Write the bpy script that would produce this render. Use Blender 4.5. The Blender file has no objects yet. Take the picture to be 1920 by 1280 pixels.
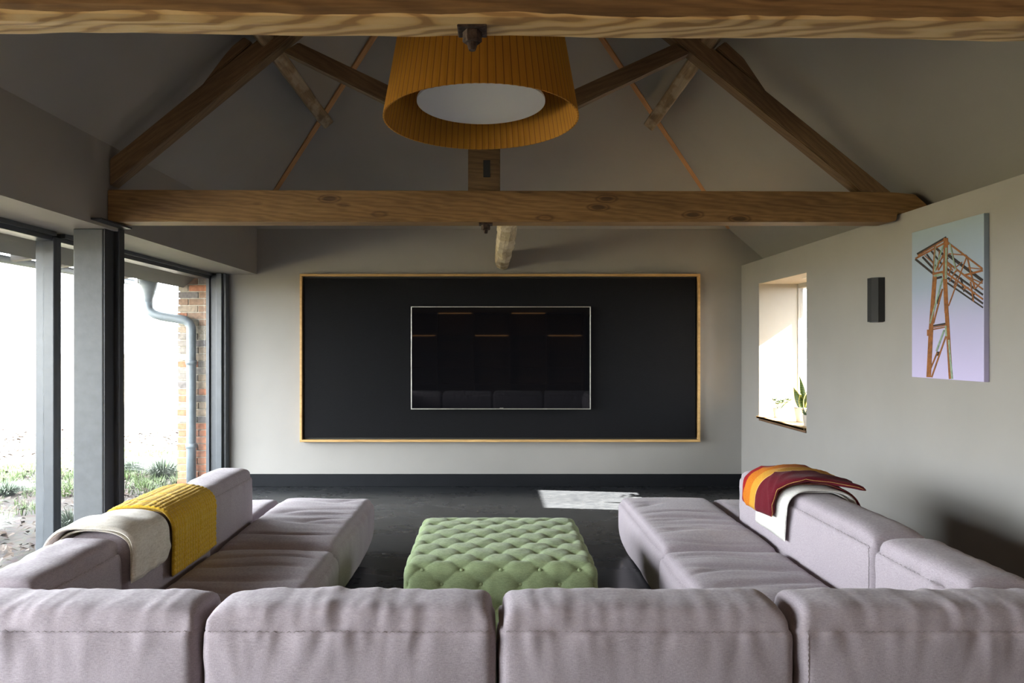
import bpy, bmesh, math, random
from mathutils import Vector, Matrix, noise
from math import sin, cos, pi, radians as R, exp
random.seed(7)
S = bpy.context.scene
COL = S.collection

# ------------------------------------------------------------------ camera
EYE = 1.49
cam = bpy.data.objects.new('camera', bpy.data.cameras.new('camera'))
COL.objects.link(cam)
cam.data.sensor_width = 36
cam.data.lens = 24
cam.data.shift_x = 0.0198
cam.data.shift_y = 0.0052
cam.location = (0, 0, EYE)
cam.rotation_euler = (R(90), 0, 0)
cam.data.clip_end = 300
S.camera = cam

# ------------------------------------------------------------------ daylight, sun, exposure
S.view_settings.view_transform = 'Standard'
S.view_settings.look = 'None'
S.view_settings.gamma = 1
S.view_settings.use_curve_mapping = False
S.view_settings.exposure = 1.0
S.cycles.use_denoising = True
S.cycles.max_bounces = 10
S.cycles.diffuse_bounces = 6
S.cycles.transparent_max_bounces = 12
S.cycles.caustics_reflective = False
S.cycles.caustics_refractive = False
S.cycles.sample_clamp_indirect = 8
world = bpy.data.worlds.new('overcast_sky')
S.world = world
world.use_nodes = True
wb = world.node_tree.nodes['Background']
wb.inputs[0].default_value = (0.92, 0.96, 1.0, 1)
wb.inputs[1].default_value = 13.0
sun = bpy.data.objects.new('sun', bpy.data.lights.new('sun', 'SUN'))
COL.objects.link(sun)
sun.data.energy = 130
sun.data.angle = R(0.53)
sun.data.color = (1, 0.95, 0.86)
sun.rotation_euler = Vector((-1, 0.13, -0.686)).to_track_quat('-Z', 'Y').to_euler()


def portal(loc, rot, sx, sy):
    l = bpy.data.lights.new('window_daylight', 'AREA')
    l.shape = 'RECTANGLE'
    l.size = sx
    l.size_y = sy
    l.cycles.is_portal = True
    o = bpy.data.objects.new('window_daylight', l)
    o.location = loc
    o.rotation_euler = rot
    COL.objects.link(o)


for x in (-1.3, 1.4):  # unseen warm lamps added behind the camera to warm surfaces facing it
    l = bpy.data.lights.new('rear_warm_fill', 'POINT')
    l.energy = 22
    l.color = (1, 0.72, 0.48)
    l.shadow_soft_size = 0.12
    o = bpy.data.objects.new('rear_warm_fill', l)
    o.location = (x, -1.6, 2.95)
    COL.objects.link(o)
portal((-3.14, 5.9, 1.12), (0, R(-90), 0), 2.3, 2.75)
portal((-3.14, 1.95, 1.12), (0, R(-90), 0), 2.3, 5.2)
portal((3.2, 6.31, 1.46), (0, R(90), 0), 1.34, 1.0)


# ------------------------------------------------------------------ materials
def nodes(name):
    m = bpy.data.materials.new(name)
    m.use_nodes = True
    nt = m.node_tree
    return m, nt, nt.nodes['Principled BSDF']


def N(nt, t, **kw):
    n = nt.nodes.new(t)
    for k, v in kw.items():
        if hasattr(n, k):
            setattr(n, k, v)
        else:
            n.inputs[k.replace('_', ' ')].default_value = v
    return n


def coords(nt, scale=(1, 1, 1), loc=(0, 0, 0)):
    tc = nt.nodes.new('ShaderNodeTexCoord')
    mp = nt.nodes.new('ShaderNodeMapping')
    mp.inputs['Scale'].default_value = scale
    mp.inputs['Location'].default_value = loc
    nt.links.new(tc.outputs['Object'], mp.inputs[0])
    return mp.outputs[0]


def ramp(nt, fac, stops):
    r = nt.nodes.new('ShaderNodeValToRGB')
    e = r.color_ramp.elements
    while len(e) < len(stops):
        e.new(0.5)
    for i, (p, c) in enumerate(stops):
        e[i].position = p
        e[i].color = (c[0], c[1], c[2], 1)
    nt.links.new(fac, r.inputs[0])
    return r.outputs[0]


def mixc(nt, fac, a, b, mode='MIX'):
    m = nt.nodes.new('ShaderNodeMix')
    m.data_type = 'RGBA'
    m.blend_type = mode
    for sock, v in ((m.inputs[0], fac), (m.inputs[6], a), (m.inputs[7], b)):
        if isinstance(v, (int, float)):
            sock.default_value = v
        elif isinstance(v, tuple):
            sock.default_value = (v[0], v[1], v[2], 1)
        else:
            nt.links.new(v, sock)
    return m.outputs[2]


def bump(nt, bsdf, h, strength=0.3, dist=0.01, chain=None):
    b = nt.nodes.new('ShaderNodeBump')
    b.inputs['Strength'].default_value = strength
    b.inputs['Distance'].default_value = dist
    nt.links.new(h, b.inputs['Height'])
    if chain:
        nt.links.new(chain, b.inputs['Normal'])
    nt.links.new(b.outputs[0], bsdf.inputs['Normal'])
    return b.outputs[0]


def plain(name, c, rough=0.6, metal=0.0, var=0.08, vs=12, bs=0.05, bscale=80):
    m, nt, b = nodes(name)
    v = coords(nt)
    n = N(nt, 'ShaderNodeTexNoise', Scale=vs, Detail=4.0)
    nt.links.new(v, n.inputs['Vector'])
    lo = tuple(x * (1 - var) for x in c)
    hi = tuple(min(1, x * (1 + var)) for x in c)
    nt.links.new(ramp(nt, n.outputs[0], [(0.3, lo), (0.7, hi)]), b.inputs['Base Color'])
    b.inputs['Roughness'].default_value = rough
    b.inputs['Metallic'].default_value = metal
    if bs:
        n2 = N(nt, 'ShaderNodeTexNoise', Scale=bscale, Detail=3.0)
        nt.links.new(v, n2.inputs['Vector'])
        bump(nt, b, n2.outputs[0], bs, 0.004)
    return m


def wood(name, dark, mid, light, ring=9.0, rough=0.65, knots=True, worn=0.0, bmp=0.25, lit_wane=None):
    """grain runs along local X"""
    m, nt, b = nodes(name)
    v = coords(nt, (0.55, 3.2, 3.2))
    w = N(nt, 'ShaderNodeTexNoise', Scale=1.6, Detail=3.0, Distortion=0.4)
    nt.links.new(v, w.inputs['Vector'])
    big = ramp(nt, w.outputs[0], [(0.3, dark), (0.5, mid), (0.72, light)])
    wv = N(nt, 'ShaderNodeTexWave', wave_type='BANDS', bands_direction='DIAGONAL', Scale=ring)
    wv.inputs['Distortion'].default_value = 9.0
    wv.inputs['Detail'].default_value = 3.0
    wv.inputs['Detail Scale'].default_value = 0.9
    v2 = coords(nt, (0.12, 1, 1))
    nt.links.new(v2, wv.inputs['Vector'])
    col = mixc(nt, 0.32, big, ramp(nt, wv.outputs[0], [(0.1, dark), (0.45, mid), (1, light)]))
    fn = N(nt, 'ShaderNodeTexNoise', Scale=1.0, Detail=5.0)
    nt.links.new(coords(nt, (9, 160, 160)), fn.inputs['Vector'])
    col = mixc(nt, 0.35, col, ramp(nt, fn.outputs[0], [(0.35, (0.25, 0.25, 0.25)), (0.65, (1, 1, 1))]), 'MULTIPLY')
    if knots:
        vo = N(nt, 'ShaderNodeTexVoronoi', Scale=1.0)
        nz = N(nt, 'ShaderNodeTexNoise', Scale=4.0)
        mp = coords(nt, (2.6, 7.5, 7.5))
        nt.links.new(mixc(nt, 0.06, mp, nz.outputs[1]), vo.inputs['Vector'])
        k = ramp(nt, vo.outputs[0], [(0.09, (0.25, 0.2, 0.17)), (0.14, (0.9, 0.85, 0.8)), (0.17, (0.45, 0.4, 0.34)), (0.21, (1, 1, 1))])
        col = mixc(nt, 0.85, col, k, 'MULTIPLY')
    if worn:
        wn = N(nt, 'ShaderNodeTexNoise', Scale=9.0, Detail=6.0)
        nt.links.new(coords(nt, (0.6, 1, 1)), wn.inputs['Vector'])
        f = ramp(nt, wn.outputs[0], [(0.48, (0, 0, 0)), (0.6, (worn, worn, worn))])
        col = mixc(nt, f, col, (0.62, 0.55, 0.42))
    if lit_wane is not None:
        # worn lower arris painted paler for window light on it, with a wandering edge
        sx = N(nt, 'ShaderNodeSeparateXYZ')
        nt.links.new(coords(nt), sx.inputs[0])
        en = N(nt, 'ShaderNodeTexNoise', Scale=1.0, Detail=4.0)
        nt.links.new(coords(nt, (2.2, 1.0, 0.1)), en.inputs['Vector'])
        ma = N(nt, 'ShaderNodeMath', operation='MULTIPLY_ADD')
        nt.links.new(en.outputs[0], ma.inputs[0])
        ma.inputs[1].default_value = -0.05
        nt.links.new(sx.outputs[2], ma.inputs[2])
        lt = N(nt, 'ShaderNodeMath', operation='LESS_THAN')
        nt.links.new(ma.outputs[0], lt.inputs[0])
        lt.inputs[1].default_value = lit_wane
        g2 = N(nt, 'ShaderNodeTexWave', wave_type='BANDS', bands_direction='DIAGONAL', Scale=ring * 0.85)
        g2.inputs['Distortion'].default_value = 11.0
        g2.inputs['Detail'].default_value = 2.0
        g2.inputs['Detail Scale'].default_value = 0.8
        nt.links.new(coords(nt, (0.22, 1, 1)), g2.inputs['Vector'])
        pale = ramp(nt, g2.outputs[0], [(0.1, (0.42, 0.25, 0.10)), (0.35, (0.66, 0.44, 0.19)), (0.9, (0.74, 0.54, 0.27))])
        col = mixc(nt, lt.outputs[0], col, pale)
    nt.links.new(col, b.inputs['Base Color'])
    b.inputs['Roughness'].default_value = rough
    ch = bump(nt, b, wv.outputs[0], bmp * 0.6, 0.004)
    bump(nt, b, fn.outputs[0], bmp, 0.003, ch)
    return m


def fabric(name, a, bcol, scale=420, rough=0.95, bs=0.35, streak=True, sheen=0.15):
    m, nt, b = nodes(name)
    n1 = N(nt, 'ShaderNodeTexNoise', Scale=1.0, Detail=2.0)
    nt.links.new(coords(nt, (scale * 0.12, scale * 0.12, scale)), n1.inputs['Vector'])
    n2 = N(nt, 'ShaderNodeTexNoise', Scale=1.0, Detail=2.0)
    nt.links.new(coords(nt, (scale, scale, scale * 0.25)), n2.inputs['Vector'])
    mx = N(nt, 'ShaderNodeMath', operation='ADD')
    nt.links.new(n1.outputs[0], mx.inputs[0])
    nt.links.new(n2.outputs[0], mx.inputs[1])
    hf = N(nt, 'ShaderNodeMath', operation='MULTIPLY')
    hf.inputs[1].default_value = 0.5
    nt.links.new(mx.outputs[0], hf.inputs[0])
    col = ramp(nt, hf.outputs[0], [(0.30, a), (0.70, bcol)])
    n3 = N(nt, 'ShaderNodeTexNoise', Scale=5.0, Detail=3.0)
    nt.links.new(coords(nt), n3.inputs['Vector'])
    col = mixc(nt, 0.3, col, ramp(nt, n3.outputs[0], [(0.3, (0.8, 0.8, 0.8)), (0.7, (1, 1, 1))]), 'MULTIPLY')
    nt.links.new(col, b.inputs['Base Color'])
    b.inputs['Roughness'].default_value = rough
    b.inputs['Sheen Weight'].default_value = sheen
    b.inputs['Specular IOR Level'].default_value = 0.2
    bump(nt, b, hf.outputs[0], bs, 0.002)
    return m


def emit(name, c, s):
    m, nt, b = nodes(name)
    b.inputs['Base Color'].default_value = (*c, 1)
    b.inputs['Emission Color'].default_value = (*c, 1)
    b.inputs['Emission Strength'].default_value = s
    return m


M = {}
M['wall'] = plain('wall_paint', (0.272, 0.260, 0.245), 0.75, var=0.03, vs=3, bs=0.06, bscale=60)
M['white'] = plain('reveal_paint', (0.30, 0.275, 0.235), 0.8, var=0.02)
M['post'] = plain('post_paint', (0.066, 0.072, 0.078), 0.55, var=0.1, vs=20, bs=0.3, bscale=25)
M['frame'] = plain('window_metal', (0.062, 0.070, 0.080), 0.4, var=0.1, bs=0.05)
M['steel'] = plain('dark_steel', (0.03, 0.032, 0.036), 0.45, 0.3, bs=0.1)
M['skirt'] = plain('skirting_paint', (0.009, 0.010, 0.012), 0.7, bs=0.03)
M['skirt'].node_tree.nodes['Principled BSDF'].inputs['Specular IOR Level'].default_value = 0.12
M['rust'] = plain('rusty_iron', (0.055, 0.033, 0.024), 0.8, 0.4, var=0.6, vs=60, bs=0.8, bscale=120)
M['beam'] = wood('pine_beam', (0.13, 0.068, 0.022), (0.24, 0.135, 0.046), (0.33, 0.195, 0.075), ring=20)
M['beam2'] = wood('worn_pine_beam', (0.13, 0.07, 0.024), (0.25, 0.14, 0.05), (0.34, 0.20, 0.08), ring=18, bmp=0.5, lit_wane=-0.122)
M['rafter'] = wood('rafter_pine', (0.09, 0.052, 0.023), (0.16, 0.094, 0.040), (0.22, 0.135, 0.062), ring=18, knots=False)
M['purlin'] = wood('old_oak', (0.16, 0.10, 0.05), (0.30, 0.20, 0.10), (0.42, 0.30, 0.17), ring=8, knots=False, worn=0.35, bmp=0.8)
M['log'] = wood('limewashed_log', (0.30, 0.22, 0.12), (0.50, 0.40, 0.24), (0.66, 0.57, 0.40), ring=6, knots=False, worn=0.9, bmp=1.0)
M['batten'] = wood('hip_batten_wood', (0.38, 0.19, 0.08), (0.50, 0.26, 0.11), (0.58, 0.32, 0.14), knots=False)
M['oak'] = wood('oak_frame', (0.42, 0.25, 0.09), (0.52, 0.32, 0.12), (0.60, 0.38, 0.15), knots=False)
M['sill'] = wood('sill_oak', (0.45, 0.28, 0.12), (0.58, 0.38, 0.18), (0.66, 0.45, 0.22), knots=False)
M['sofa'] = fabric('sofa_weave', (0.25, 0.216, 0.242), (0.455, 0.402, 0.438), 700)
M['stitch'] = plain('seam_thread', (0.28, 0.25, 0.26), 0.9, bs=0)
M['green'] = fabric('green_linen', (0.20, 0.27, 0.13), (0.37, 0.45, 0.25), 500)
M['green_btn'] = fabric('green_button_linen', (0.22, 0.29, 0.14), (0.36, 0.44, 0.24), 500)
M['panel'] = fabric('black_acoustic_cloth', (0.003, 0.003, 0.0035), (0.007, 0.007, 0.0085), 300, sheen=0.0)
M['wool'] = fabric('cream_wool', (0.55, 0.50, 0.42), (0.80, 0.76, 0.68), 260, bs=0.6)
M['whitewool'] = fabric('white_wool', (0.50, 0.485, 0.45), (0.68, 0.66, 0.62), 260, bs=0.4)
M['pot'] = plain('white_pot', (0.42, 0.38, 0.33), 0.5, bs=0)
M['soil'] = plain('soil', (0.05, 0.035, 0.025), 0.95, var=0.4, vs=60, bs=0.8)
M['leaf'] = plain('succulent_leaf', (0.05, 0.085, 0.03), 0.5, var=0.3, vs=25, bs=0)
M['black'] = plain('black_metal', (0.014, 0.014, 0.014), 0.7, bs=0.05)
M['cord'] = plain('black_flex', (0.02, 0.02, 0.02), 0.6, bs=0)
M['bookcase'] = wood('walnut_case', (0.07, 0.035, 0.018), (0.12, 0.06, 0.03), (0.17, 0.09, 0.045), knots=False)
M['pipe'] = plain('downpipe_paint', (0.16, 0.19, 0.21), 0.45, var=0.15, vs=14, bs=0.1)
M['eave'] = wood('eave_boards', (0.12, 0.11, 0.10), (0.19, 0.175, 0.155), (0.27, 0.25, 0.22), knots=False)
M['led'] = emit('led_strip', (1.0, 0.5, 0.18), 4)

# polished dark concrete floor
m, nt, b = nodes('polished_concrete')
n = N(nt, 'ShaderNodeTexNoise', Scale=1.0, Detail=8.0, Roughness=0.65, Distortion=0.6)
nt.links.new(coords(nt, (1.3, 2.6, 1)), n.inputs['Vector'])
n2 = N(nt, 'ShaderNodeTexNoise', Scale=1.0, Detail=6.0, Roughness=0.7)
nt.links.new(coords(nt, (9, 34, 1)), n2.inputs['Vector'])
c = mixc(nt, 0.5, ramp(nt, n.outputs[0], [(0.3, (0.012, 0.013, 0.015)), (0.75, (0.028, 0.030, 0.034))]),
         ramp(nt, n2.outputs[0], [(0.42, (0.010, 0.011, 0.013)), (0.8, (0.055, 0.056, 0.058))]))
nt.links.new(c, b.inputs['Base Color'])
r_ = N(nt, 'ShaderNodeMapRange')
nt.links.new(n.outputs[0], r_.inputs[0])
r_.inputs[3].default_value = 0.2
r_.inputs[4].default_value = 0.36
nt.links.new(r_.outputs[0], b.inputs['Roughness'])
bump(nt, b, n2.outputs[0], 0.04, 0.002)
M['floor'] = m

# orange ribbon lampshade: thin dark threads every few degrees round the drum
m, nt, b = nodes('ribbon_shade')
tc = nt.nodes.new('ShaderNodeTexCoord')
gr = N(nt, 'ShaderNodeTexGradient', gradient_type='RADIAL')
nt.links.new(tc.outputs['Object'], gr.inputs[0])
mu = N(nt, 'ShaderNodeMath', operation='MULTIPLY')
mu.inputs[1].default_value = 84
nt.links.new(gr.outputs['Fac'], mu.inputs[0])
fr = N(nt, 'ShaderNodeMath', operation='FRACT')
nt.links.new(mu.outputs[0], fr.inputs[0])
col = ramp(nt, fr.outputs[0], [(0.0, (0.16, 0.06, 0.008)), (0.09, (0.47, 0.215, 0.014)), (0.9, (0.52, 0.245, 0.018)), (1.0, (0.16, 0.06, 0.008))])
nt.links.new(col, b.inputs['Base Color'])
b.inputs['Roughness'].default_value = 0.75
tr = N(nt, 'ShaderNodeBsdfTranslucent')
nt.links.new(col, tr.inputs[0])
mxs = nt.nodes.new('ShaderNodeMixShader')
mxs.inputs[0].default_value = 0.25
nt.links.new(b.outputs[0], mxs.inputs[1])
nt.links.new(tr.outputs[0], mxs.inputs[2])
nt.links.new(mxs.outputs[0], nt.nodes['Material Output'].inputs[0])
bump(nt, b, fr.outputs[0], 0.3, 0.003)
M['shade'] = m

m, nt, b = nodes('opal_diffuser')
b.inputs['Base Color'].default_value = (0.88, 0.9, 0.92, 1)
b.inputs['Roughness'].default_value = 0.5
tr = N(nt, 'ShaderNodeBsdfTranslucent')
tr.inputs[0].default_value = (0.9, 0.92, 0.95, 1)
mxs = nt.nodes.new('ShaderNodeMixShader')
mxs.inputs[0].default_value = 0.35
nt.links.new(b.outputs[0], mxs.inputs[1])
nt.links.new(tr.outputs[0], mxs.inputs[2])
nt.links.new(mxs.outputs[0], nt.nodes['Material Output'].inputs[0])
M['opal'] = m

# window glass: clear sheet with a slight film of dust
m, nt, b = nodes('window_glass')
tp = N(nt, 'ShaderNodeBsdfTransparent')
tp.inputs[0].default_value = (0.96, 0.97, 0.97, 1)
gl = N(nt, 'ShaderNodeBsdfGlossy')
gl.inputs['Roughness'].default_value = 0.02
lw = N(nt, 'ShaderNodeLayerWeight', Blend=0.5)
pw = N(nt, 'ShaderNodeMath', operation='POWER')
nt.links.new(lw.outputs['Facing'], pw.inputs[0])
pw.inputs[1].default_value = 5.0
fz = N(nt, 'ShaderNodeMath', operation='MULTIPLY_ADD')
nt.links.new(pw.outputs[0], fz.inputs[0])
fz.inputs[1].default_value = 0.5
fz.inputs[2].default_value = 0.02
m1 = nt.nodes.new('ShaderNodeMixShader')
nt.links.new(fz.outputs[0], m1.inputs[0])
nt.links.new(tp.outputs[0], m1.inputs[1])
nt.links.new(gl.outputs[0], m1.inputs[2])
df = N(nt, 'ShaderNodeBsdfTranslucent')
df.inputs[0].default_value = (0.85, 0.87, 0.88, 1)
dn = N(nt, 'ShaderNodeTexNoise', Scale=3.0, Detail=9.0, Roughness=0.7)
nt.links.new(coords(nt), dn.inputs['Vector'])
m2 = nt.nodes.new('ShaderNodeMixShader')
nt.links.new(ramp(nt, dn.outputs[0], [(0.4, (0.0008,) * 3), (0.75, (0.006,) * 3)]), m2.inputs[0])
nt.links.new(m1.outputs[0], m2.inputs[1])
nt.links.new(df.outputs[0], m2.inputs[2])
nt.links.new(m2.outputs[0], nt.nodes['Material Output'].inputs[0])
M['glass'] = m

m, nt, b = nodes('television_glass')
b.inputs['Base Color'].default_value = (0.004, 0.004, 0.005, 1)
b.inputs['Roughness'].default_value = 0.025
b.inputs['Specular IOR Level'].default_value = 0.35
M['screen'] = m
M['bezel'] = plain('brushed_bezel', (0.55, 0.55, 0.5), 0.35, 0.9, bs=0)

# brickwork
m, nt, b = nodes('old_brick')
tc = nt.nodes.new('ShaderNodeTexCoord')
sp = N(nt, 'ShaderNodeSeparateXYZ')
cb = N(nt, 'ShaderNodeCombineXYZ')
nt.links.new(tc.outputs['Object'], sp.inputs[0])
ad = N(nt, 'ShaderNodeMath', operation='ADD')
nt.links.new(sp.outputs[0], ad.inputs[0])
nt.links.new(sp.outputs[1], ad.inputs[1])
nt.links.new(ad.outputs[0], cb.inputs[0])
nt.links.new(sp.outputs[2], cb.inputs[1])
bt = N(nt, 'ShaderNodeTexBrick', Scale=1.0)
bt.inputs['Brick Width'].default_value = 0.225
bt.inputs['Row Height'].default_value = 0.075
bt.inputs['Mortar Size'].default_value = 0.009
bt.inputs['Color1'].default_value = (0.0, 0.0, 0.0, 1)
bt.inputs['Color2'].default_value = (1, 1, 1, 1)
bt.inputs['Mortar'].default_value = (0.5, 0.5, 0.5, 1)
nt.links.new(cb.outputs[0], bt.inputs['Vector'])
bc = ramp(nt, bt.outputs['Color'], [(0.0, (0.12, 0.11, 0.11)), (0.3, (0.22, 0.13, 0.09)), (0.55, (0.34, 0.13, 0.07)), (0.8, (0.30, 0.22, 0.15)), (1.0, (0.20, 0.18, 0.15))])
low = N(nt, 'ShaderNodeMath', operation='LESS_THAN')
low.inputs[1].default_value = 0.72
nt.links.new(sp.outputs[2], low.inputs[0])
bc = mixc(nt, low.outputs[0], bc, (0.32, 0.12, 0.08))
bc = mixc(nt, bt.outputs['Fac'], bc, (0.40, 0.36, 0.29))
nz = N(nt, 'ShaderNodeTexNoise', Scale=18.0, Detail=6.0)
nt.links.new(tc.outputs['Object'], nz.inputs['Vector'])
bc = mixc(nt, 0.5, bc, ramp(nt, nz.outputs[0], [(0.3, (0.55,) * 3), (0.7, (1.1,) * 3)]), 'MULTIPLY')
nt.links.new(bc, b.inputs['Base Color'])
b.inputs['Roughness'].default_value = 0.9
bump(nt, b, nz.outputs[0], 0.6, 0.01)
M['brick'] = m

# ground: soil and dead leaves
m, nt, b = nodes('leaf_litter_soil')
nz = N(nt, 'ShaderNodeTexNoise', Scale=7.0, Detail=8.0, Roughness=0.7)
nt.links.new(coords(nt), nz.inputs['Vector'])
vz = N(nt, 'ShaderNodeTexVoronoi', Scale=22.0)
nt.links.new(coords(nt), vz.inputs['Vector'])
c = mixc(nt, 0.5, ramp(nt, nz.outputs[0], [(0.3, (0.010, 0.007, 0.005)), (0.55, (0.032, 0.022, 0.015)), (0.75, (0.045, 0.036, 0.026))]), vz.outputs['Color'], 'MULTIPLY')
nt.links.new(c, b.inputs['Base Color'])
b.inputs['Roughness'].default_value = 0.95
bump(nt, b, nz.outputs[0], 0.8, 0.03)
M['ground'] = m
M['meadow'] = plain('dry_meadow', (0.17, 0.15, 0.10), 0.9, var=0.3, vs=1, bs=0)
M['deadleaf'] = plain('dead_leaf', (0.042, 0.027, 0.018), 0.8, var=0.5, vs=3, bs=0)
M['grass'] = plain('grass_blade', (0.07, 0.115, 0.025), 0.6, var=0.35, vs=4, bs=0)
M['sedge'] = plain('sedge_blade', (0.032, 0.055, 0.026), 0.5, var=0.3, vs=6, bs=0)

# snake plant leaf: green centre, yellow margin bands
m, nt, b = nodes('snake_plant_leaf')
wv = N(nt, 'ShaderNodeTexWave', bands_direction='Z', Scale=14.0, Distortion=6.0, Detail=3.0)
nt.links.new(coords(nt), wv.inputs['Vector'])
nt.links.new(ramp(nt, wv.outputs[0], [(0.2, (0.035, 0.08, 0.02)), (0.7, (0.11, 0.16, 0.035))]), b.inputs['Base Color'])
b.inputs['Roughness'].default_value = 0.45
M['snake'] = m
M['margin'] = plain('leaf_margin', (0.30, 0.28, 0.06), 0.5, bs=0)

# painting ground: grey-teal paint at the top turning lavender towards the bottom
m, nt, b = nodes('painted_sky')
tc = nt.nodes.new('ShaderNodeTexCoord')
sp = N(nt, 'ShaderNodeSeparateXYZ')
nt.links.new(tc.outputs['Object'], sp.inputs[0])
nt.links.new(ramp(nt, sp.outputs[2], [(0.0, (0.46, 0.42, 0.64)), (0.35, (0.38, 0.38, 0.56)), (0.55, (0.29, 0.35, 0.45)), (0.9, (0.27, 0.34, 0.40))]), b.inputs['Base Color'])
b.inputs['Roughness'].default_value = 0.8
M['paintsky'] = m
M['p_o'] = plain('rust_paint', (0.22, 0.080, 0.016), 0.7, var=0.35, vs=40, bs=0)
M['p_d'] = plain('umber_paint', (0.02, 0.012, 0.008), 0.7, var=0.3, vs=40, bs=0)
M['p_g'] = plain('verdigris_paint', (0.20, 0.28, 0.20), 0.7, var=0.3, vs=60, bs=0)

# mustard waffle and striped blanket
m, nt, b = nodes('mustard_waffle')
v = coords(nt)
wa = N(nt, 'ShaderNodeTexNoise', Scale=220.0, Detail=2.0)
nt.links.new(v, wa.inputs['Vector'])
nt.links.new(ramp(nt, wa.outputs[0], [(0.3, (0.42, 0.245, 0.008)), (0.7, (0.66, 0.42, 0.02))]), b.inputs['Base Color'])
b.inputs['Roughness'].default_value = 0.95
b.inputs['Sheen Weight'].default_value = 0.2
bump(nt, b, wa.outputs[0], 0.5, 0.003)
M['mustard'] = m
m, nt, b = nodes('striped_wool')
at = nt.nodes.new('ShaderNodeUVMap')
sp = N(nt, 'ShaderNodeSeparateXYZ')
nt.links.new(at.outputs[0], sp.inputs[0])
rp = nt.nodes.new('ShaderNodeValToRGB')
rp.color_ramp.interpolation = 'CONSTANT'
e = rp.color_ramp.elements
st = [(0.0, (0.5, 0.3, 0.1)), (0.0015, (0.11, 0.008, 0.015)), (0.46, (0.6, 0.38, 0.14)), (0.475, (0.55, 0.27, 0.03)), (0.70, (0.50, 0.15, 0.012)), (0.88, (0.26, 0.010, 0.012))]
while len(e) < len(st):
    e.new(0.5)
for i, (p, c) in enumerate(st):
    e[i].position = p
    e[i].color = (*c, 1)
nt.links.new(sp.outputs[1], rp.inputs[0])
wz = N(nt, 'ShaderNodeTexNoise', Scale=160.0, Detail=3.0)
nt.links.new(coords(nt), wz.inputs['Vector'])
nt.links.new(mixc(nt, 0.5, rp.outputs[0], ramp(nt, wz.outputs[0], [(0.3, (0.6,) * 3), (0.7, (1.15,) * 3)]), 'MULTIPLY'), b.inputs['Base Color'])
b.inputs['Roughness'].default_value = 0.95
b.inputs['Sheen Weight'].default_value = 0.04
b.inputs['Specular IOR Level'].default_value = 0.15
bump(nt, b, wz.outputs[0], 0.5, 0.003)
M['stripe'] = m


# ------------------------------------------------------------------ helpers
def tag(o, label, cat, group=None):
    o['label'] = label
    o['category'] = cat
    if group:
        o['group'] = group
    return o


def thing(name, label, cat, loc=(0, 0, 0), group=None, rot=(0, 0, 0)):
    o = bpy.data.objects.new(name, None)
    o.empty_display_size = 0.1
    COL.objects.link(o)
    o.location = loc
    o.rotation_euler = rot
    return tag(o, label, cat, group)


def build(name, verts, faces, mat, parent=None, smooth=False, loc=None, uvs=None):
    """verts are in world space unless loc is given; a parent at loc p is compensated"""
    me = bpy.data.meshes.new(name)
    off = Vector(loc) if loc is not None else Vector((0, 0, 0))
    me.from_pydata([tuple(Vector(v) - off) for v in verts], [], faces)
    bm = bmesh.new()
    bm.from_mesh(me)
    bmesh.ops.recalc_face_normals(bm, faces=bm.faces)
    bm.to_mesh(me)
    bm.free()
    if uvs:
        l = me.uv_layers.new(name='UVMap')
        for p in me.polygons:
            for li in p.loop_indices:
                l.data[li].uv = uvs[me.loops[li].vertex_index]
    if smooth:
        me.polygons.foreach_set('use_smooth', [True] * len(me.polygons))
    me.materials.append(M[mat] if isinstance(mat, str) else mat)
    o = bpy.data.objects.new(name, me)
    COL.objects.link(o)
    o.location = off
    if parent:
        o.parent = parent
        pm = parent.matrix_basis
        if parent.parent:
            pm = parent.parent.matrix_basis @ pm
        o.location = pm.inverted() @ off
    return o


def mesh_add(A, B):
    n = len(A[0])
    A[0].extend(B[0])
    A[1].extend([tuple(i + n for i in f) for f in B[1]])
    return A


def g_box(x0, x1, y0, y1, z0, z1, c=0.0):
    """box with optional chamfer c"""
    if c <= 0:
        v = [(x, y, z) for x in (x0, x1) for y in (y0, y1) for z in (z0, z1)]
        f = [(0, 1, 3, 2), (4, 6, 7, 5), (0, 4, 5, 1), (2, 3, 7, 6), (0, 2, 6, 4), (1, 5, 7, 3)]
        return [v, f]
    bm = bmesh.new()
    bmesh.ops.create_cube(bm, size=1)
    for v in bm.verts:
        v.co = Vector(((x0 + x1) / 2 + v.co.x * (x1 - x0), (y0 + y1) / 2 + v.co.y * (y1 - y0), (z0 + z1) / 2 + v.co.z * (z1 - z0)))
    bmesh.ops.bevel(bm, geom=bm.edges[:], offset=c, segments=2, profile=0.5, affect='EDGES')
    bm.verts.index_update()
    r = [[tuple(v.co) for v in bm.verts], [tuple(v.index for v in f.verts) for f in bm.faces]]
    bm.free()
    return r


def g_prism(poly, axis, a, b_):
    """extrude a 2D polygon. axis 'y': poly in (x,z); 'x': poly in (y,z); 'z': poly in (x,y)"""
    def P(p, t):
        return {'y': (p[0], t, p[1]), 'x': (t, p[0], p[1]), 'z': (p[0], p[1], t)}[axis]
    n = len(poly)
    v = [P(p, a) for p in poly] + [P(p, b_) for p in poly]
    f = [tuple(range(n)), tuple(range(2 * n - 1, n - 1, -1))] + [(i, (i + 1) % n, n + (i + 1) % n, n + i) for i in range(n)]
    return [v, f]


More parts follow.
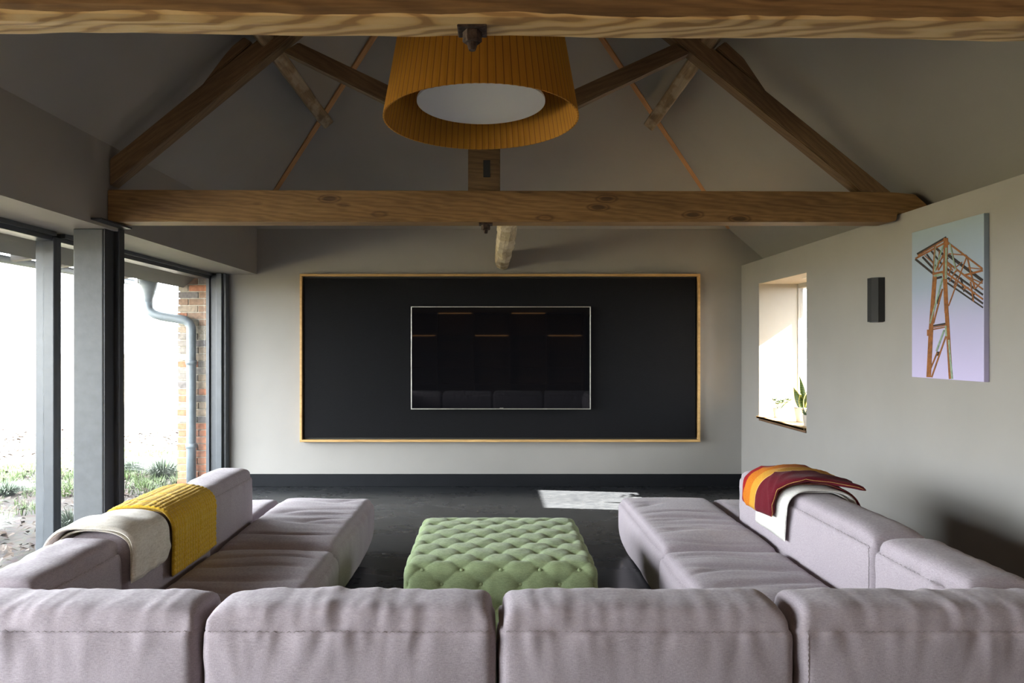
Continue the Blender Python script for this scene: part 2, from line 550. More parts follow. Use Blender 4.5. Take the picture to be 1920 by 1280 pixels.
def g_lathe(prof, c=(0, 0, 0), seg=32, close=True):
    v, f = [], []
    for r, z in prof:
        for k in range(seg):
            a = 2 * pi * k / seg
            v.append((c[0] + r * cos(a), c[1] + r * sin(a), c[2] + z))
    for i in range(len(prof) - 1):
        for k in range(seg):
            k2 = (k + 1) % seg
            f.append((i * seg + k, i * seg + k2, (i + 1) * seg + k2, (i + 1) * seg + k))
    if close:
        f.append(tuple(range(seg)))
        f.append(tuple(range((len(prof) - 1) * seg, len(prof) * seg)))
    return [v, f]


def g_tube(pts, r, seg=12, taper=None):
    pts = [Vector(p) for p in pts]
    v, f = [], []
    up = None
    for i, p in enumerate(pts):
        d = (pts[min(i + 1, len(pts) - 1)] - pts[max(i - 1, 0)]).normalized()
        if up is None:
            up = d.orthogonal().normalized()
        up = (up - d * up.dot(d)).normalized()
        w = d.cross(up)
        rr = r * (taper[i] if taper else 1)
        for k in range(seg):
            a = 2 * pi * k / seg
            v.append(tuple(p + (up * cos(a) + w * sin(a)) * rr))
    for i in range(len(pts) - 1):
        for k in range(seg):
            k2 = (k + 1) % seg
            f.append((i * seg + k, i * seg + k2, (i + 1) * seg + k2, (i + 1) * seg + k))
    f.append(tuple(range(seg)))
    f.append(tuple(range((len(pts) - 1) * seg, len(pts) * seg)))
    return [v, f]


def boxo(name, x0, x1, y0, y1, z0, z1, mat, parent=None, c=0.0, loc=None):
    g = g_box(x0, x1, y0, y1, z0, z1, c)
    l = loc or ((x0 + x1) / 2, (y0 + y1) / 2, z0)
    return build(name, g[0], g[1], mat, parent, loc=l)


def struct(name, g, mat, smooth=False):
    o = build(name, g[0], g[1], mat, smooth=smooth)
    o['kind'] = 'structure'
    return o


def timber(name, p0, p1, h, d, mat, parent=None, rough=0.004, arris=0.012, seed=0, roll_up=(0, 0, 1), seg=0.06):
    """a hewn timber from p0 to p1 (centre line); h along 'up', d across; grain on its own X axis"""
    p0, p1 = Vector(p0), Vector(p1)
    L = (p1 - p0).length
    x = (p1 - p0).normalized()
    up = Vector(roll_up)
    up = (up - x * up.dot(x)).normalized()
    y = up.cross(x).normalized()
    n = max(2, int(L / seg))
    ring = []
    for sy, sz in ((-1, -1), (1, -1), (1, 1), (-1, 1)):
        cy, cz = sy * (d / 2 - arris), sz * (h / 2 - arris)
        a0 = math.atan2(sz, sy)
        for da in (-pi / 4, 0, pi / 4):
            a = a0 + da
            ring.append((cy + arris * cos(a), cz + arris * sin(a)))
        nx = {(-1, -1): (1, -1), (1, -1): (1, 1), (1, 1): (-1, 1), (-1, 1): (-1, -1)}[(sy, sz)]
        e = (nx[0] * (d / 2 - arris), nx[1] * (h / 2 - arris))
        dirn = {(-1, -1): (0, -arris), (1, -1): (arris, 0), (1, 1): (0, arris), (-1, 1): (-arris, 0)}[(sy, sz)]
        for t in (0.33, 0.67):
            ring.append((cy + (e[0] - cy) * t + dirn[0], cz + (e[1] - cz) * t + dirn[1]))
    k = len(ring)
    v, f = [], []
    for i in range(n + 1):
        t = L * i / n
        for j, (a, c2) in enumerate(ring):
            q = Vector((t * 2.2, a * 9 + seed * 3.1, c2 * 9))
            nn = noise.noise(q) * rough + noise.noise(Vector((t * 9, a * 20, c2 * 20 + seed))) * rough * 0.4
            s = 1 + nn / max(0.03, math.hypot(a, c2))
            v.append((t, a * s, c2 * s))
    for i in range(n):
        for j in range(k):
            j2 = (j + 1) % k
            f.append((i * k + j, i * k + j2, (i + 1) * k + j2, (i + 1) * k + j))
    f.append(tuple(range(k)))
    f.append(tuple(range(n * k, (n + 1) * k)))
    o = build(name, v, f, mat, None, smooth=False, loc=(0, 0, 0))
    mt = Matrix((x, y, up)).transposed().to_4x4()
    mt.translation = p0
    o.matrix_basis = mt
    if parent:
        o.parent = parent
        o.matrix_basis = parent.matrix_basis.inverted() @ mt
    return o
CRANE = '''
d 4.231,2.059 3.96,2.121 3.968,2.132 4.241,2.071
o 4.224,2.051 3.965,2.113 3.971,2.12 4.231,2.059
o 4.249,2.034 3.983,2.088 3.99,2.098 4.257,2.044
d 4.26,2.032 4.089,1.924 4.076,1.932 4.246,2.041
d 4.19,2.037 4.08,1.949 4.067,1.956 4.176,2.044
d 4.149,2.05 4.056,1.958 4.044,1.962 4.136,2.054
d 4.109,2.066 4.005,1.968 3.993,1.973 4.096,2.07
d 4.064,2.074 3.956,1.993 3.943,2.001 4.049,2.082
o 4.165,2.045 4.085,1.991 4.08,1.995 4.16,2.048
o 4.072,2.094 4.087,1.926 4.07,1.924 4.054,2.09
g 4.063,2.09 4.073,1.946 4.066,1.945 4.056,2.088
g 3.992,2.087 4.075,1.939 4.064,1.935 3.981,2.083
o 3.997,2.029 4.06,1.945 4.053,1.942 3.989,2.026
o 4.029,2.058 4.041,1.942 4.033,1.941 4.02,2.056
o 4.047,1.975 3.983,2.017 3.99,2.021 4.053,1.979
o 4.03,1.939 3.983,1.983 3.991,1.988 4.039,1.944
o 3.987,2.126 3.991,1.912 3.953,1.907 3.949,2.12
g 3.971,2.066 3.975,1.885 3.959,1.884 3.955,2.064
o 3.994,1.928 3.979,1.687 3.944,1.686 3.959,1.925
o 3.976,1.687 3.941,1.304 3.909,1.307 3.943,1.686
g 3.948,1.53 3.92,1.305 3.906,1.307 3.934,1.531
g 3.975,1.613 3.969,1.551 3.955,1.551 3.961,1.613
o 3.961,2.117 3.952,2.079 3.942,2.079 3.95,2.117
o 4.084,1.915 3.978,1.919 3.983,1.935 4.089,1.932
g 4.067,1.905 3.994,1.911 3.999,1.923 4.072,1.918
d 4.06,1.889 3.999,1.893 4.004,1.906 4.065,1.903
o 4.084,1.914 4.119,1.619 4.081,1.616 4.047,1.908
d 4.077,1.904 4.111,1.631 4.093,1.629 4.059,1.902
o 4.12,1.618 4.144,1.306 4.103,1.307 4.079,1.616
d 4.109,1.6 4.126,1.307 4.108,1.307 4.091,1.6
d 4.114,1.608 3.967,1.62 3.969,1.63 4.117,1.618
o 4.108,1.6 3.961,1.612 3.963,1.62 4.11,1.607
o 4.095,1.589 3.963,1.602 3.965,1.609 4.097,1.597
g 3.999,1.897 4.115,1.631 4.103,1.629 3.987,1.894
o 4.003,1.831 4.085,1.63 4.072,1.628 3.991,1.828
d 4.005,1.828 4.041,1.768 4.028,1.764 3.993,1.823
d 4.046,1.743 4.023,1.741 4.023,1.768 4.046,1.77
g 3.987,1.59 4.057,1.466 4.043,1.463 3.974,1.587
o 3.97,1.557 4.102,1.308 4.089,1.306 3.958,1.554
o 4.049,1.458 4.138,1.32 4.125,1.317 4.038,1.454
d 4.051,1.437 4.023,1.437 4.023,1.462 4.051,1.462
o 4.138,1.556 4.118,1.556 4.118,1.594 4.138,1.594
d 3.973,1.72 3.968,1.677 3.945,1.677 3.95,1.72
o 3.96,2.093 3.677,1.908 3.669,1.914 3.951,2.1
d 3.957,2.016 3.677,1.84 3.665,1.852 3.942,2.028
o 3.944,2.024 3.797,1.996 3.796,2.003 3.943,2.031
g 3.936,2.085 3.885,1.924 3.875,1.924 3.926,2.085
o 3.928,2.076 3.878,1.915 3.872,1.916 3.922,2.076
o 3.796,1.993 3.735,1.805 3.724,1.806 3.785,1.993
o 3.798,1.991 3.948,1.728 3.939,1.725 3.79,1.988
d 3.802,1.981 3.79,1.979 3.79,1.998 3.802,2
o 3.967,1.98 3.669,1.795 3.665,1.802 3.957,1.988
d 3.961,1.936 3.67,1.765 3.665,1.774 3.95,1.945
o 3.96,1.911 3.669,1.741 3.665,1.749 3.951,1.918
d 3.958,1.885 3.67,1.718 3.665,1.727 3.946,1.894
d 3.96,1.857 3.669,1.697 3.665,1.704 3.951,1.864
o 3.785,1.926 3.67,1.904 3.67,1.91 3.785,1.932
o 3.81,1.883 3.667,1.895 3.674,1.906 3.817,1.895
o 3.798,1.88 3.672,1.828 3.669,1.834 3.794,1.886
o 3.884,1.926 3.941,1.867 3.933,1.863 3.876,1.922
o 3.723,1.805 3.666,1.844 3.675,1.848 3.732,1.808
d 3.849,1.88 3.82,1.797 3.807,1.799 3.835,1.88
o 3.768,1.848 3.743,1.737 3.734,1.738 3.758,1.849
o 3.876,1.892 3.903,1.83 3.894,1.828 3.867,1.89
d 3.735,1.793 3.757,1.748 3.746,1.745 3.724,1.789
o 3.818,1.811 3.778,1.815 3.781,1.822 3.821,1.818
o 3.953,1.963 3.911,1.925 3.904,1.929 3.946,1.966
o 3.924,1.954 3.948,1.9 3.939,1.897 3.915,1.951
o 3.881,1.938 3.828,1.964 3.833,1.968 3.886,1.943'''

# ------------------------------------------------------------------ room shell
YB, Y0 = 7.30, -4.6          # far wall, wall behind the camera
XL, XR = -2.51, 2.67         # bulkhead face, right wall face
RX, RZ, RY = -0.05, 4.97, 4.87   # ridge, and where the hip meets it


def zl(x):
    return 2.815 + 0.8760 * (x + 2.51)


def zr(x):
    return 4.97 - 0.8590 * (x + 0.05)


def zh(y):
    return 2.75 + 0.9136 * (7.30 - y)


XHL, XHR = -2.584, 2.534
T = 0.22
# left slope
pl = [(RX, Y0), (RX, RY), (XHL, YB), (-3.3, 7.30 + 0.7 * 0.96), (-3.3, Y0)]
struct('ceiling_left', [[(x, y, zl(x)) for x, y in pl] + [(x, y, zl(x) + T) for x, y in pl],
                        [(0, 1, 2, 3, 4), (9, 8, 7, 6, 5)] + [(i, (i + 1) % 5, 5 + (i + 1) % 5, 5 + i) for i in range(5)]], 'wall')
pr = [(RX, Y0), (RX, RY), (XHR, YB), (3.3, 7.30 + 0.8), (3.3, Y0)]
struct('ceiling_right', [[(x, y, zr(x)) for x, y in pr] + [(x, y, zr(x) + T) for x, y in pr],
                         [(0, 1, 2, 3, 4), (9, 8, 7, 6, 5)] + [(i, (i + 1) % 5, 5 + (i + 1) % 5, 5 + i) for i in range(5)]], 'wall')
ph = [(RX, RY), (XHL, YB), (XHL - 0.35, YB + 0.35), (XHR + 0.35, YB + 0.35), (XHR, YB)]
struct('ceiling_hip', [[(x, y, zh(y)) for x, y in ph] + [(x, y, zh(y) + T + 0.08) for x, y in ph],
                       [(0, 1, 2, 3, 4), (9, 8, 7, 6, 5)] + [(i, (i + 1) % 5, 5 + (i + 1) % 5, 5 + i) for i in range(5)]], 'wall')
# far wall
struct('wall_back', g_prism([(-3.0, -0.1), (3.1, -0.1), (3.1, 2.40), (2.62, 2.84), (-2.64, 2.84), (-3.0, 2.52)], 'y', YB, YB + 0.35), 'wall')
# wall behind the camera
struct('wall_front', g_prism([(-3.1, 0), (3.1, 0), (3.1, 2.3), (RX, 5.0), (-3.1, 2.3)], 'y', Y0 - 0.2, Y0), 'wall')
# bulkhead over the windows
struct('wall_left', g_prism([(XL, 2.265), (XL, 2.83), (-3.12, 2.32), (-3.12, 2.265)], 'y', Y0, YB), 'wall')
# right wall with the deep window niche
NY0, NY1, NZ0, NZ1 = 5.79, 6.83, 0.786, 2.125
XO = 3.10
g = g_box(XR, XO, Y0, NY0, -0.1, 2.357)
mesh_add(g, g_box(XR, XO, NY1, YB, -0.1, 2.357))
mesh_add(g, g_box(XR, XO, NY0, NY1, -0.1, NZ0 - 0.03))
mesh_add(g, g_box(XR, XO, NY0, NY1, NZ1, 2.357))
struct('wall_right', g, 'wall')
# white plaster lining of the niche
g = g_box(XR + 0.003, XO, NY1 - 0.006, NY1 + 0.002, NZ0, NZ1)
mesh_add(g, g_box(XR + 0.003, XO, NY0 - 0.002, NY0 + 0.006, NZ0, NZ1))
mesh_add(g, g_box(XR + 0.003, XO, NY0, NY1, NZ1 - 0.006, NZ1 + 0.002))
struct('trim_1', g, 'white')
struct('floor', g_box(-3.10, 3.10, Y0, YB, -0.12, 0.0), 'floor')
struct('baseboard_back', g_box(-2.79, XR, YB - 0.016, YB, 0.0, 0.132, 0.003), 'skirt')
struct('baseboard_right', g_box(XR - 0.016, XR, Y0, YB - 0.017, 0.0, 0.132, 0.003), 'skirt')
# outside of the eaves
struct('roof_eave_right', g_box(3.10, 3.70, Y0, 8.2, 2.197, 2.42), 'eave')

# ---- windows in the left wall
def window(name, y0, y1, near=True, far=True):
    w = bpy.data.objects.new(name, None)
    COL.objects.link(w)
    w.location = (-3.0, (y0 + y1) / 2, 0)
    w['kind'] = 'structure'
    fr_ = g_box(-3.08, -2.96, y0, y1, 2.205, 2.265, 0.003)
    mesh_add(fr_, g_box(-2.958, -2.93, y0, y1, 2.236, 2.264, 0.002))
    mesh_add(fr_, g_box(-3.08, -2.96, y0, y1, 0.0, 0.05, 0.003))
    build('window_frame', fr_[0], fr_[1], 'frame', w, loc=(-3.02, y0, 0))
    boxo('window_pane', -3.024, -3.016, y0, y1, 0.045, 2.21, 'glass', w)
    return w


w1 = window('window_1', 2.0, 4.60)
w2 = window('window_2', 4.69, 7.17)
w3 = window('window_3', -0.7, 1.9)
# stile between the two near windows, and the far jamb, built up from stepped profiles
g = g_box(-3.075, -2.952, 4.60, 4.648, 0.0, 2.235, 0.004)
mesh_add(g, g_box(-3.06, -2.958, 4.650, 4.692, 0.0, 2.235, 0.004))
build('window_stile', g[0], g[1], 'frame', w1, loc=(-3.0, 4.6, 0))
for a in (1.9,):
    boxo('window_stile', -3.07, -2.95, a, a + 0.1, 0, 2.235, 'frame', w3, 0.004)
g = g_box(-3.0, -2.965, 7.165, 7.298, 0.0, 2.262, 0.003)
mesh_add(g, g_box(-2.962, -2.895, 7.19, 7.298, 0.0, 2.25, 0.003))
mesh_add(g, g_box(-2.892, -2.835, 7.16, 7.298, 0.0, 2.262, 0.003))
mesh_add(g, g_box(-2.832, -2.805, 7.20, 7.298, 0.0, 2.262, 0.003))
build('window_jamb', g[0], g[1], 'frame', w2, loc=(-2.9, 7.2, 0))
struct('wall_left_solid', g_box(-3.1, -2.9, Y0, -0.702, 0, 2.265), 'wall')

# niche window
w5 = bpy.data.objects.new('window_5', None)
COL.objects.link(w5)
w5.location = (3.08, 6.31, NZ0)
w5['kind'] = 'structure'
g = g_box(3.06, 3.11, NY0 + 0.006, NY0 + 0.20, NZ0, NZ1 - 0.006)
mesh_add(g, g_box(3.06, 3.11, NY1 - 0.014, NY1 - 0.006, NZ0, NZ1 - 0.006))
mesh_add(g, g_box(3.06, 3.11, NY0 + 0.006, NY1 - 0.006, NZ1 - 0.05, NZ1 - 0.006))
mesh_add(g, g_box(3.06, 3.11, NY0 + 0.006, NY1 - 0.006, NZ0, NZ0 + 0.03))
build('window_frame', g[0], g[1], 'white', w5, loc=(3.08, 6.31, NZ0))
boxo('window_pane', 3.082, 3.088, NY0 + 0.2, NY1 - 0.014, NZ0 + 0.03, NZ1 - 0.05, 'glass', w5)
g = g_box(XR - 0.022, XO - 0.04, NY0 + 0.001, NY1 - 0.001, NZ0 - 0.008, NZ0 + 0.014, 0.003)
mesh_add(g, g_box(XR - 0.022, XR, NY0 + 0.001, NY1 + 0.012, NZ0 - 0.008, NZ0 + 0.014, 0.003))
sill = build('window_sill', g[0], g[1], 'sill', w5, loc=(2.87, 6.31, NZ0))
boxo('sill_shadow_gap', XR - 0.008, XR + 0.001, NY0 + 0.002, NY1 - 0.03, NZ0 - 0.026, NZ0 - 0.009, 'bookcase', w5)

# recessed spotlight in the niche soffit
t = thing('recessed_spotlight', 'small round recessed spotlight in the white soffit of the window niche', 'spotlight', (2.87, 6.20, NZ1 - 0.006))
g = g_lathe([(0.028, 0), (0.042, 0), (0.042, -0.004), (0.028, -0.004)], (2.87, 6.20, NZ1 - 0.006), 24, False)
build('trim_ring', g[0], g[1], 'bezel', t, True, loc=(2.87, 6.20, NZ1 - 0.006))
g = g_lathe([(0.0, -0.001), (0.028, -0.001)], (2.87, 6.20, NZ1 - 0.006), 24, False)
build('lamp_lens', g[0], g[1], 'opal', t, loc=(2.87, 6.20, NZ1 - 0.006))

# ---- painted post by the window
t = thing('window_post', 'square grey painted timber post with dark steel side, standing between two windows', 'post', (-2.64, 4.55, 0))
g = g_box(-2.742, -2.545, 4.47, 4.64, 0, 2.264, 0.008)
build('post_shaft', g[0], g[1], 'post', t, loc=(-2.64, 4.55, 0))
g = g_box(-2.5445, -2.536, 4.475, 4.645, 0, 2.285, 0.002)
mesh_add(g, g_box(-2.560, -2.5, 4.585, 4.648, 0, 2.285, 0.002))
build('steel_angle', g[0], g[1], 'steel', t, loc=(-2.54, 4.55, 0))
boxo('bearing_plate', -2.508, -2.44, 4.27, 4.63, 2.286, 2.298, 'steel', t)

# ------------------------------------------------------------------ roof timbers
def prism_obj(name, poly, y0, y1, mat, parent, ang=0.0):
    """flat-sided timber cut to a profile in XZ; grain follows angle ang"""
    c = Vector((sum(p[0] for p in poly) / len(poly), y0, sum(p[1] for p in poly) / len(poly)))
    rot = Matrix.Rotation(-ang, 4, 'Y')
    inv = rot.inverted()
    g_ = g_prism(poly, 'y', y0, y1)
    v = [inv @ (Vector(p) - c) for p in g_[0]]
    bm = bmesh.new()
    vs = [bm.verts.new(p) for p in v]
    for f in g_[1]:
        bm.faces.new([vs[i] for i in f])
    bmesh.ops.recalc_face_normals(bm, faces=bm.faces)
    bmesh.ops.bevel(bm, geom=bm.edges[:], offset=0.006, segments=2, affect='EDGES')
    me = bpy.data.meshes.new(name)
    bm.to_mesh(me)
    bm.free()
    me.materials.append(M[mat])
    o = bpy.data.objects.new(name, me)
    COL.objects.link(o)
    mb = Matrix.Translation(c) @ rot
    o.parent = parent
    o.matrix_basis = parent.matrix_basis.inverted() @ mb
    return o


def bolt(parent, x, y, z, s=1.0):
    g_ = g_box(x - 0.05 * s, x + 0.05 * s, y - 0.045 * s, y + 0.045 * s, z - 0.012 * s, z, 0.003)
    p = build('washer_plate', g_[0], g_[1], 'rust', parent, loc=(x, y, z))
    g_ = g_lathe([(0.033 * s, 0), (0.033 * s, -0.034 * s), (0.028 * s, -0.038 * s)], (x, y, z - 0.011 * s), 6)
    mesh_add(g_, g_lathe([(0.015 * s, 0), (0.016 * s, -0.05 * s), (0.012 * s, -0.062 * s)], (x, y, z - 0.012 * s), 10))
    build('bolt', g_[0], g_[1], 'rust', parent, loc=(x, y, z))


def truss(yf, dep, label, front):
    t_ = thing('roof_truss', label, 'roof truss', (RX, yf + dep / 2, 2.31), group='timber roof trusses')
    zt = 2.307
    if front:
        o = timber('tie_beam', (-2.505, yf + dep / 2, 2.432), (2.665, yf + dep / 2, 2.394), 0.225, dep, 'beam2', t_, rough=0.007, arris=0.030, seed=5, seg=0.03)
    else:
        o = prism_obj('tie_beam', [(-2.505, 2.307), (1.2, 2.305), (2.60, 2.305), (2.642, 2.315), (2.648, 2.362), (2.89, 2.362), (2.86, 2.40), (2.76, 2.485), (2.62, 2.498), (2.0, 2.505), (0, 2.508), (-2.505, 2.515)], yf, yf + dep, 'beam', t_)
    kp = prism_obj('king_post', [(RX - 0.105, 2.505), (RX + 0.105, 2.505), (RX + 0.105, 4.76), (RX - 0.105, 4.76)], yf + 0.02, yf + 0.02 + 0.12, 'rafter', t_)
    if not front:
        boxo('mortise_slot', RX - 0.005, RX + 0.04, yf + 0.012, yf + 0.03, 2.60, 2.71, 'black', t_)
    ya, yb = yf + 0.02, yf + 0.125
    # principals
    prism_obj('principal_rafter', [(-2.502, 2.545), (-2.502, 2.72), (-2.396, 2.801), (-1.572, 3.472), (RX - 0.11, 4.66), (RX - 0.11, 4.47)], ya, yb, 'rafter', t_, math.atan(0.814))
    prism_obj('principal_rafter', [(2.42, 2.51), (2.62, 2.50), (1.467, 3.433), (RX + 0.11, 4.63), (RX + 0.11, 4.43)], ya, yb, 'rafter', t_, -math.atan(0.82))
    # struts from the king post
    prism_obj('strut', [(-1.37, 3.43), (-1.27, 3.49), (RX - 0.107, 2.96), (RX - 0.107, 2.83)], ya + 0.012, yb - 0.005, 'rafter', t_, -math.atan(0.47))
    prism_obj('strut', [(1.30, 3.42), (1.20, 3.48), (RX + 0.107, 2.96), (RX + 0.107, 2.83)], ya + 0.012, yb - 0.005, 'rafter', t_, math.atan(0.47))
    # cleats that hold the purlins
    prism_obj('purlin_cleat', [(-1.905, 3.205), (-1.76, 3.40), (-1.70, 3.468), (-1.63, 3.525), (-1.575, 3.49)], ya + 0.01, yb - 0.01, 'rafter', t_, math.atan(0.82))
    prism_obj('purlin_cleat', [(1.80, 3.17), (1.655, 3.385), (1.535, 3.495), (1.475, 3.45)], ya + 0.01, yb - 0.01, 'rafter', t_, -math.atan(0.82))
    if front:
        bolt(t_, RX + 0.0 - 0.0, yf + 0.062, 2.306, 0.75)
    else:
        bolt(t_, RX + 0.01, yf + 0.07, 2.307, 0.9)
    return t_


truss(1.69, 0.122, 'near roof truss, its worn tie beam, underside painted pale as window-lit, crossing the very top of the view', True)
truss(4.45, 0.16, 'far roof truss with complete triangle of old pine rafters behind the orange lampshade', False)

for x, zc, lb in ((-1.50, 3.585, 'old square purlin under the darker left roof slope, ending at the hip batten'),
                  (1.44, 3.565, 'old cracked purlin under the paler right roof slope, ending at the hip batten')):
    y1 = 6.12
    zz = zl(x) if x < 0 else zr(x)
    up = (-0.876, 0, 1) if x < 0 else (0.859, 0, 1)
    o = timber('purlin', (x, Y0 + 0.02, zc + 0.005), (x, y1, zc - 0.065), 0.125, 0.10, 'purlin', None, rough=0.006, arris=0.012, seed=x, roll_up=up)
    tag(o, lb, 'purlin', 'purlins under the roof slopes')
for xe, side, lb in ((XHL, -1, 'thin orange wooden batten along the left hip of the ceiling'), (XHR, 1, 'thin orange wooden batten along the right hip of the ceiling')):
    a = Vector((xe + 0.02 * (side < 0), YB - 0.02, 2.75))
    a.z = zh(a.y) - 0.008
    b2 = Vector((RX, RY + 0.0, RZ - 0.03))
    o = timber('hip_batten', a + Vector((0, 0, 0)), b2, 0.03, 0.048, 'batten', None, rough=0.001, arris=0.003)
    tag(o, lb, 'batten', 'hip battens')
# lime-washed log running from the far truss to the far wall
o = timber('spur_log', (0.125, 4.615, 2.405), (0.105, 7.36, 2.395), 0.16, 0.145, 'log', None, rough=0.022, arris=0.055, seed=9, seg=0.03)
tag(o, 'rough lime-washed log running from the middle of the tie beam to the far wall', 'log')

# ------------------------------------------------------------------ lamp
LX, LY, LZ = -0.052, 3.33, 2.592
t = thing('pendant_lamp', 'huge orange pleated ribbon drum pendant lamp with white diffuser below', 'lamp', (LX, LY, LZ))
R0, R1, LH = 0.473, 0.372, 0.56
prof = [(R0, 0), (R0 + (R1 - R0), LH), (R1 - 0.006, LH), (R0 - 0.007, 0.0)]
v, f = [], []
seg = 336
for (r, z) in prof:
    for k in range(seg):
        a = 2 * pi * (k + 0.5) / seg
        rr = r + (0.0016 if (k % 4) in (1, 2) else -0.0006)
        v.append((LX + rr * cos(a), LY + rr * sin(a), LZ + z + (0.004 * sin(a * 1.0 + 2.4))))
for i in range(4):
    for k in range(seg):
        k2 = (k + 1) % seg
        f.append((i * seg + k, i * seg + k2, ((i + 1) % 4) * seg + k2, ((i + 1) % 4) * seg + k))
build('lamp_shade', v, f, 'shade', t, loc=(LX, LY, LZ))
g = g_lathe([(0.0, 0.0), (0.312, 0.0), (0.312, 0.012), (0.0, 0.012)], (LX, LY, LZ + 0.085), 72, False)
build('diffuser', g[0], g[1], 'opal', t, loc=(LX, LY, LZ))
g = [[], []]
for k in range(3):
    a = 2 * pi * k / 3 + 0.4
    mesh_add(g, g_tube([(LX + 0.30 * cos(a), LY + 0.30 * sin(a), LZ + 0.10), (LX + 0.02 * cos(a), LY + 0.02 * sin(a), LZ + 0.52)], 0.003, 6))
mesh_add(g, g_tube([(LX, LY, LZ + 0.30), (LX, LY, LZ + 0.56)], 0.02, 12))
build('lamp_holder', g[0], g[1], 'black', t, loc=(LX, LY, LZ))
g = g_tube([(LX, LY, LZ + 0.55), (RX, LY, RZ - 0.02)], 0.004, 8)
build('cord', g[0], g[1], 'cord', t, loc=(LX, LY, LZ))

# ------------------------------------------------------------------ far wall: framed black panel, television
t = thing('wall_panel', 'wide black cloth panel in a thin oak frame on the far wall', 'wall panel', (0.085, YB, 0.482))
px0, px1, pz0, pz1 = -2.033, 2.209, 0.482, 2.262
fw, fy = 0.024, 7.225
g = g_box(px0, px1, fy, YB, pz1 - fw, pz1, 0.003)
mesh_add(g, g_box(px0, px1, fy, YB, pz0, pz0 + fw, 0.003))
mesh_add(g, g_box(px0, px0 + fw, fy, YB, pz0 + fw, pz1 - fw, 0.003))
mesh_add(g, g_box(px1 - fw, px1, fy, YB, pz0 + fw, pz1 - fw, 0.003))
build('frame', g[0], g[1], 'oak', t, loc=(px0, fy, pz0))
boxo('cloth_panel', px0 + fw + 0.022, px1 - fw - 0.022, 7.245, 7.285, pz0 + fw + 0.022, pz1 - fw - 0.022, 'panel', t, 0.006)
boxo('backing_board', px0 + fw, px1 - fw, 7.282, YB - 0.001, pz0 + fw, pz1 - fw, 'black', t)
tx0, tx1, tz0, tz1, ty = -0.848, 1.040, 0.833, 1.913, 7.17
t = thing('television', 'large switched-off flat television mounted on the black cloth panel', 'television', (0.096, 7.24, tz0))
g = g_box(tx0, tx1, ty, ty + 0.018, tz1 - 0.008, tz1, 0.001)
mesh_add(g, g_box(tx0, tx1, ty, ty + 0.018, tz0, tz0 + 0.010, 0.001))
mesh_add(g, g_box(tx0, tx0 + 0.009, ty, ty + 0.018, tz0 + 0.01, tz1 - 0.008, 0.001))
mesh_add(g, g_box(tx1 - 0.009, tx1, ty, ty + 0.018, tz0 + 0.01, tz1 - 0.008, 0.001))
build('bezel', g[0], g[1], 'bezel', t, loc=(0.096, ty, tz0))
boxo('screen', tx0 + 0.009, tx1 - 0.009, ty + 0.004, ty + 0.016, tz0 + 0.010, tz1 - 0.008, 'screen', t)
boxo('rear_housing', tx0 + 0.25, tx1 - 0.25, ty + 0.018, 7.244, tz0 + 0.2, tz1 - 0.2, 'black', t, 0.004)
g = [[], []]
for k in range(6):
    mesh_add(g, g_box(0.086 + k * 0.0062, 0.0895 + k * 0.0062, ty - 0.0005, ty + 0.004, tz0 + 0.012, tz0 + 0.018))
build('maker_mark', g[0], g[1], 'bezel', t, loc=(0.1, ty, tz0 + 0.012))

# ------------------------------------------------------------------ right wall: canvas, sconce
CX = 2.64
t = thing('canvas_painting', 'tall canvas painting of a rusty lattice gantry crane against a lilac sky', 'painting', (2.66, 3.975, 1.301))
g = g_box(CX, XR - 0.001, 3.662, 4.29, 1.301, 2.207, 0.002)
build('canvas', g[0], g[1], 'paintsky', t, loc=(2.66, 3.975, 1.301))
acc = {'o': [[], []], 'd': [[], []], 'g': [[], []]}
for i, row in enumerate(CRANE.strip().split('\n')):
    a = row.split()
    off = {'d': 0.0012, 'o': 0.0016, 'g': 0.0022}[a[0]] + i * 0.000008
    q = [tuple(map(float, s.split(','))) for s in a[1:]]
    mesh_add(acc[a[0]], g_prism(q, 'x', CX - off, CX - 0.0002))
for k, nm in (('d', 'painted_shadow_bars'), ('o', 'painted_rust_bars'), ('g', 'painted_green_patches')):
    o = build(nm, acc[k][0], acc[k][1], 'p_' + k, t, loc=(CX, 3.975, 1.7))
t = thing('wall_sconce', 'black half-octagonal wall sconce between the window niche and the painting', 'sconce', (XR, 4.695, 1.66))
poly = [(XR, 4.635), (2.625, 4.635), (2.594, 4.665), (2.594, 4.715), (2.625, 4.745), (XR, 4.745)]
g = g_prism(poly, 'z', 1.662, 1.962)
build('shade_body', g[0], g[1], 'black', t, loc=(XR, 4.69, 1.66))
g = g_prism([(2.67, 4.65), (2.63, 4.65), (2.606, 4.672), (2.606, 4.708), (2.63, 4.73), (2.67, 4.73)], 'z', 1.658, 1.664)
build('lamp_opening', g[0], g[1], 'steel', t, loc=(XR, 4.69, 1.66))

# ------------------------------------------------------------------ upholstery
def nz3(a, b_, c_):
    return noise.noise(Vector((a, b_, c_)))


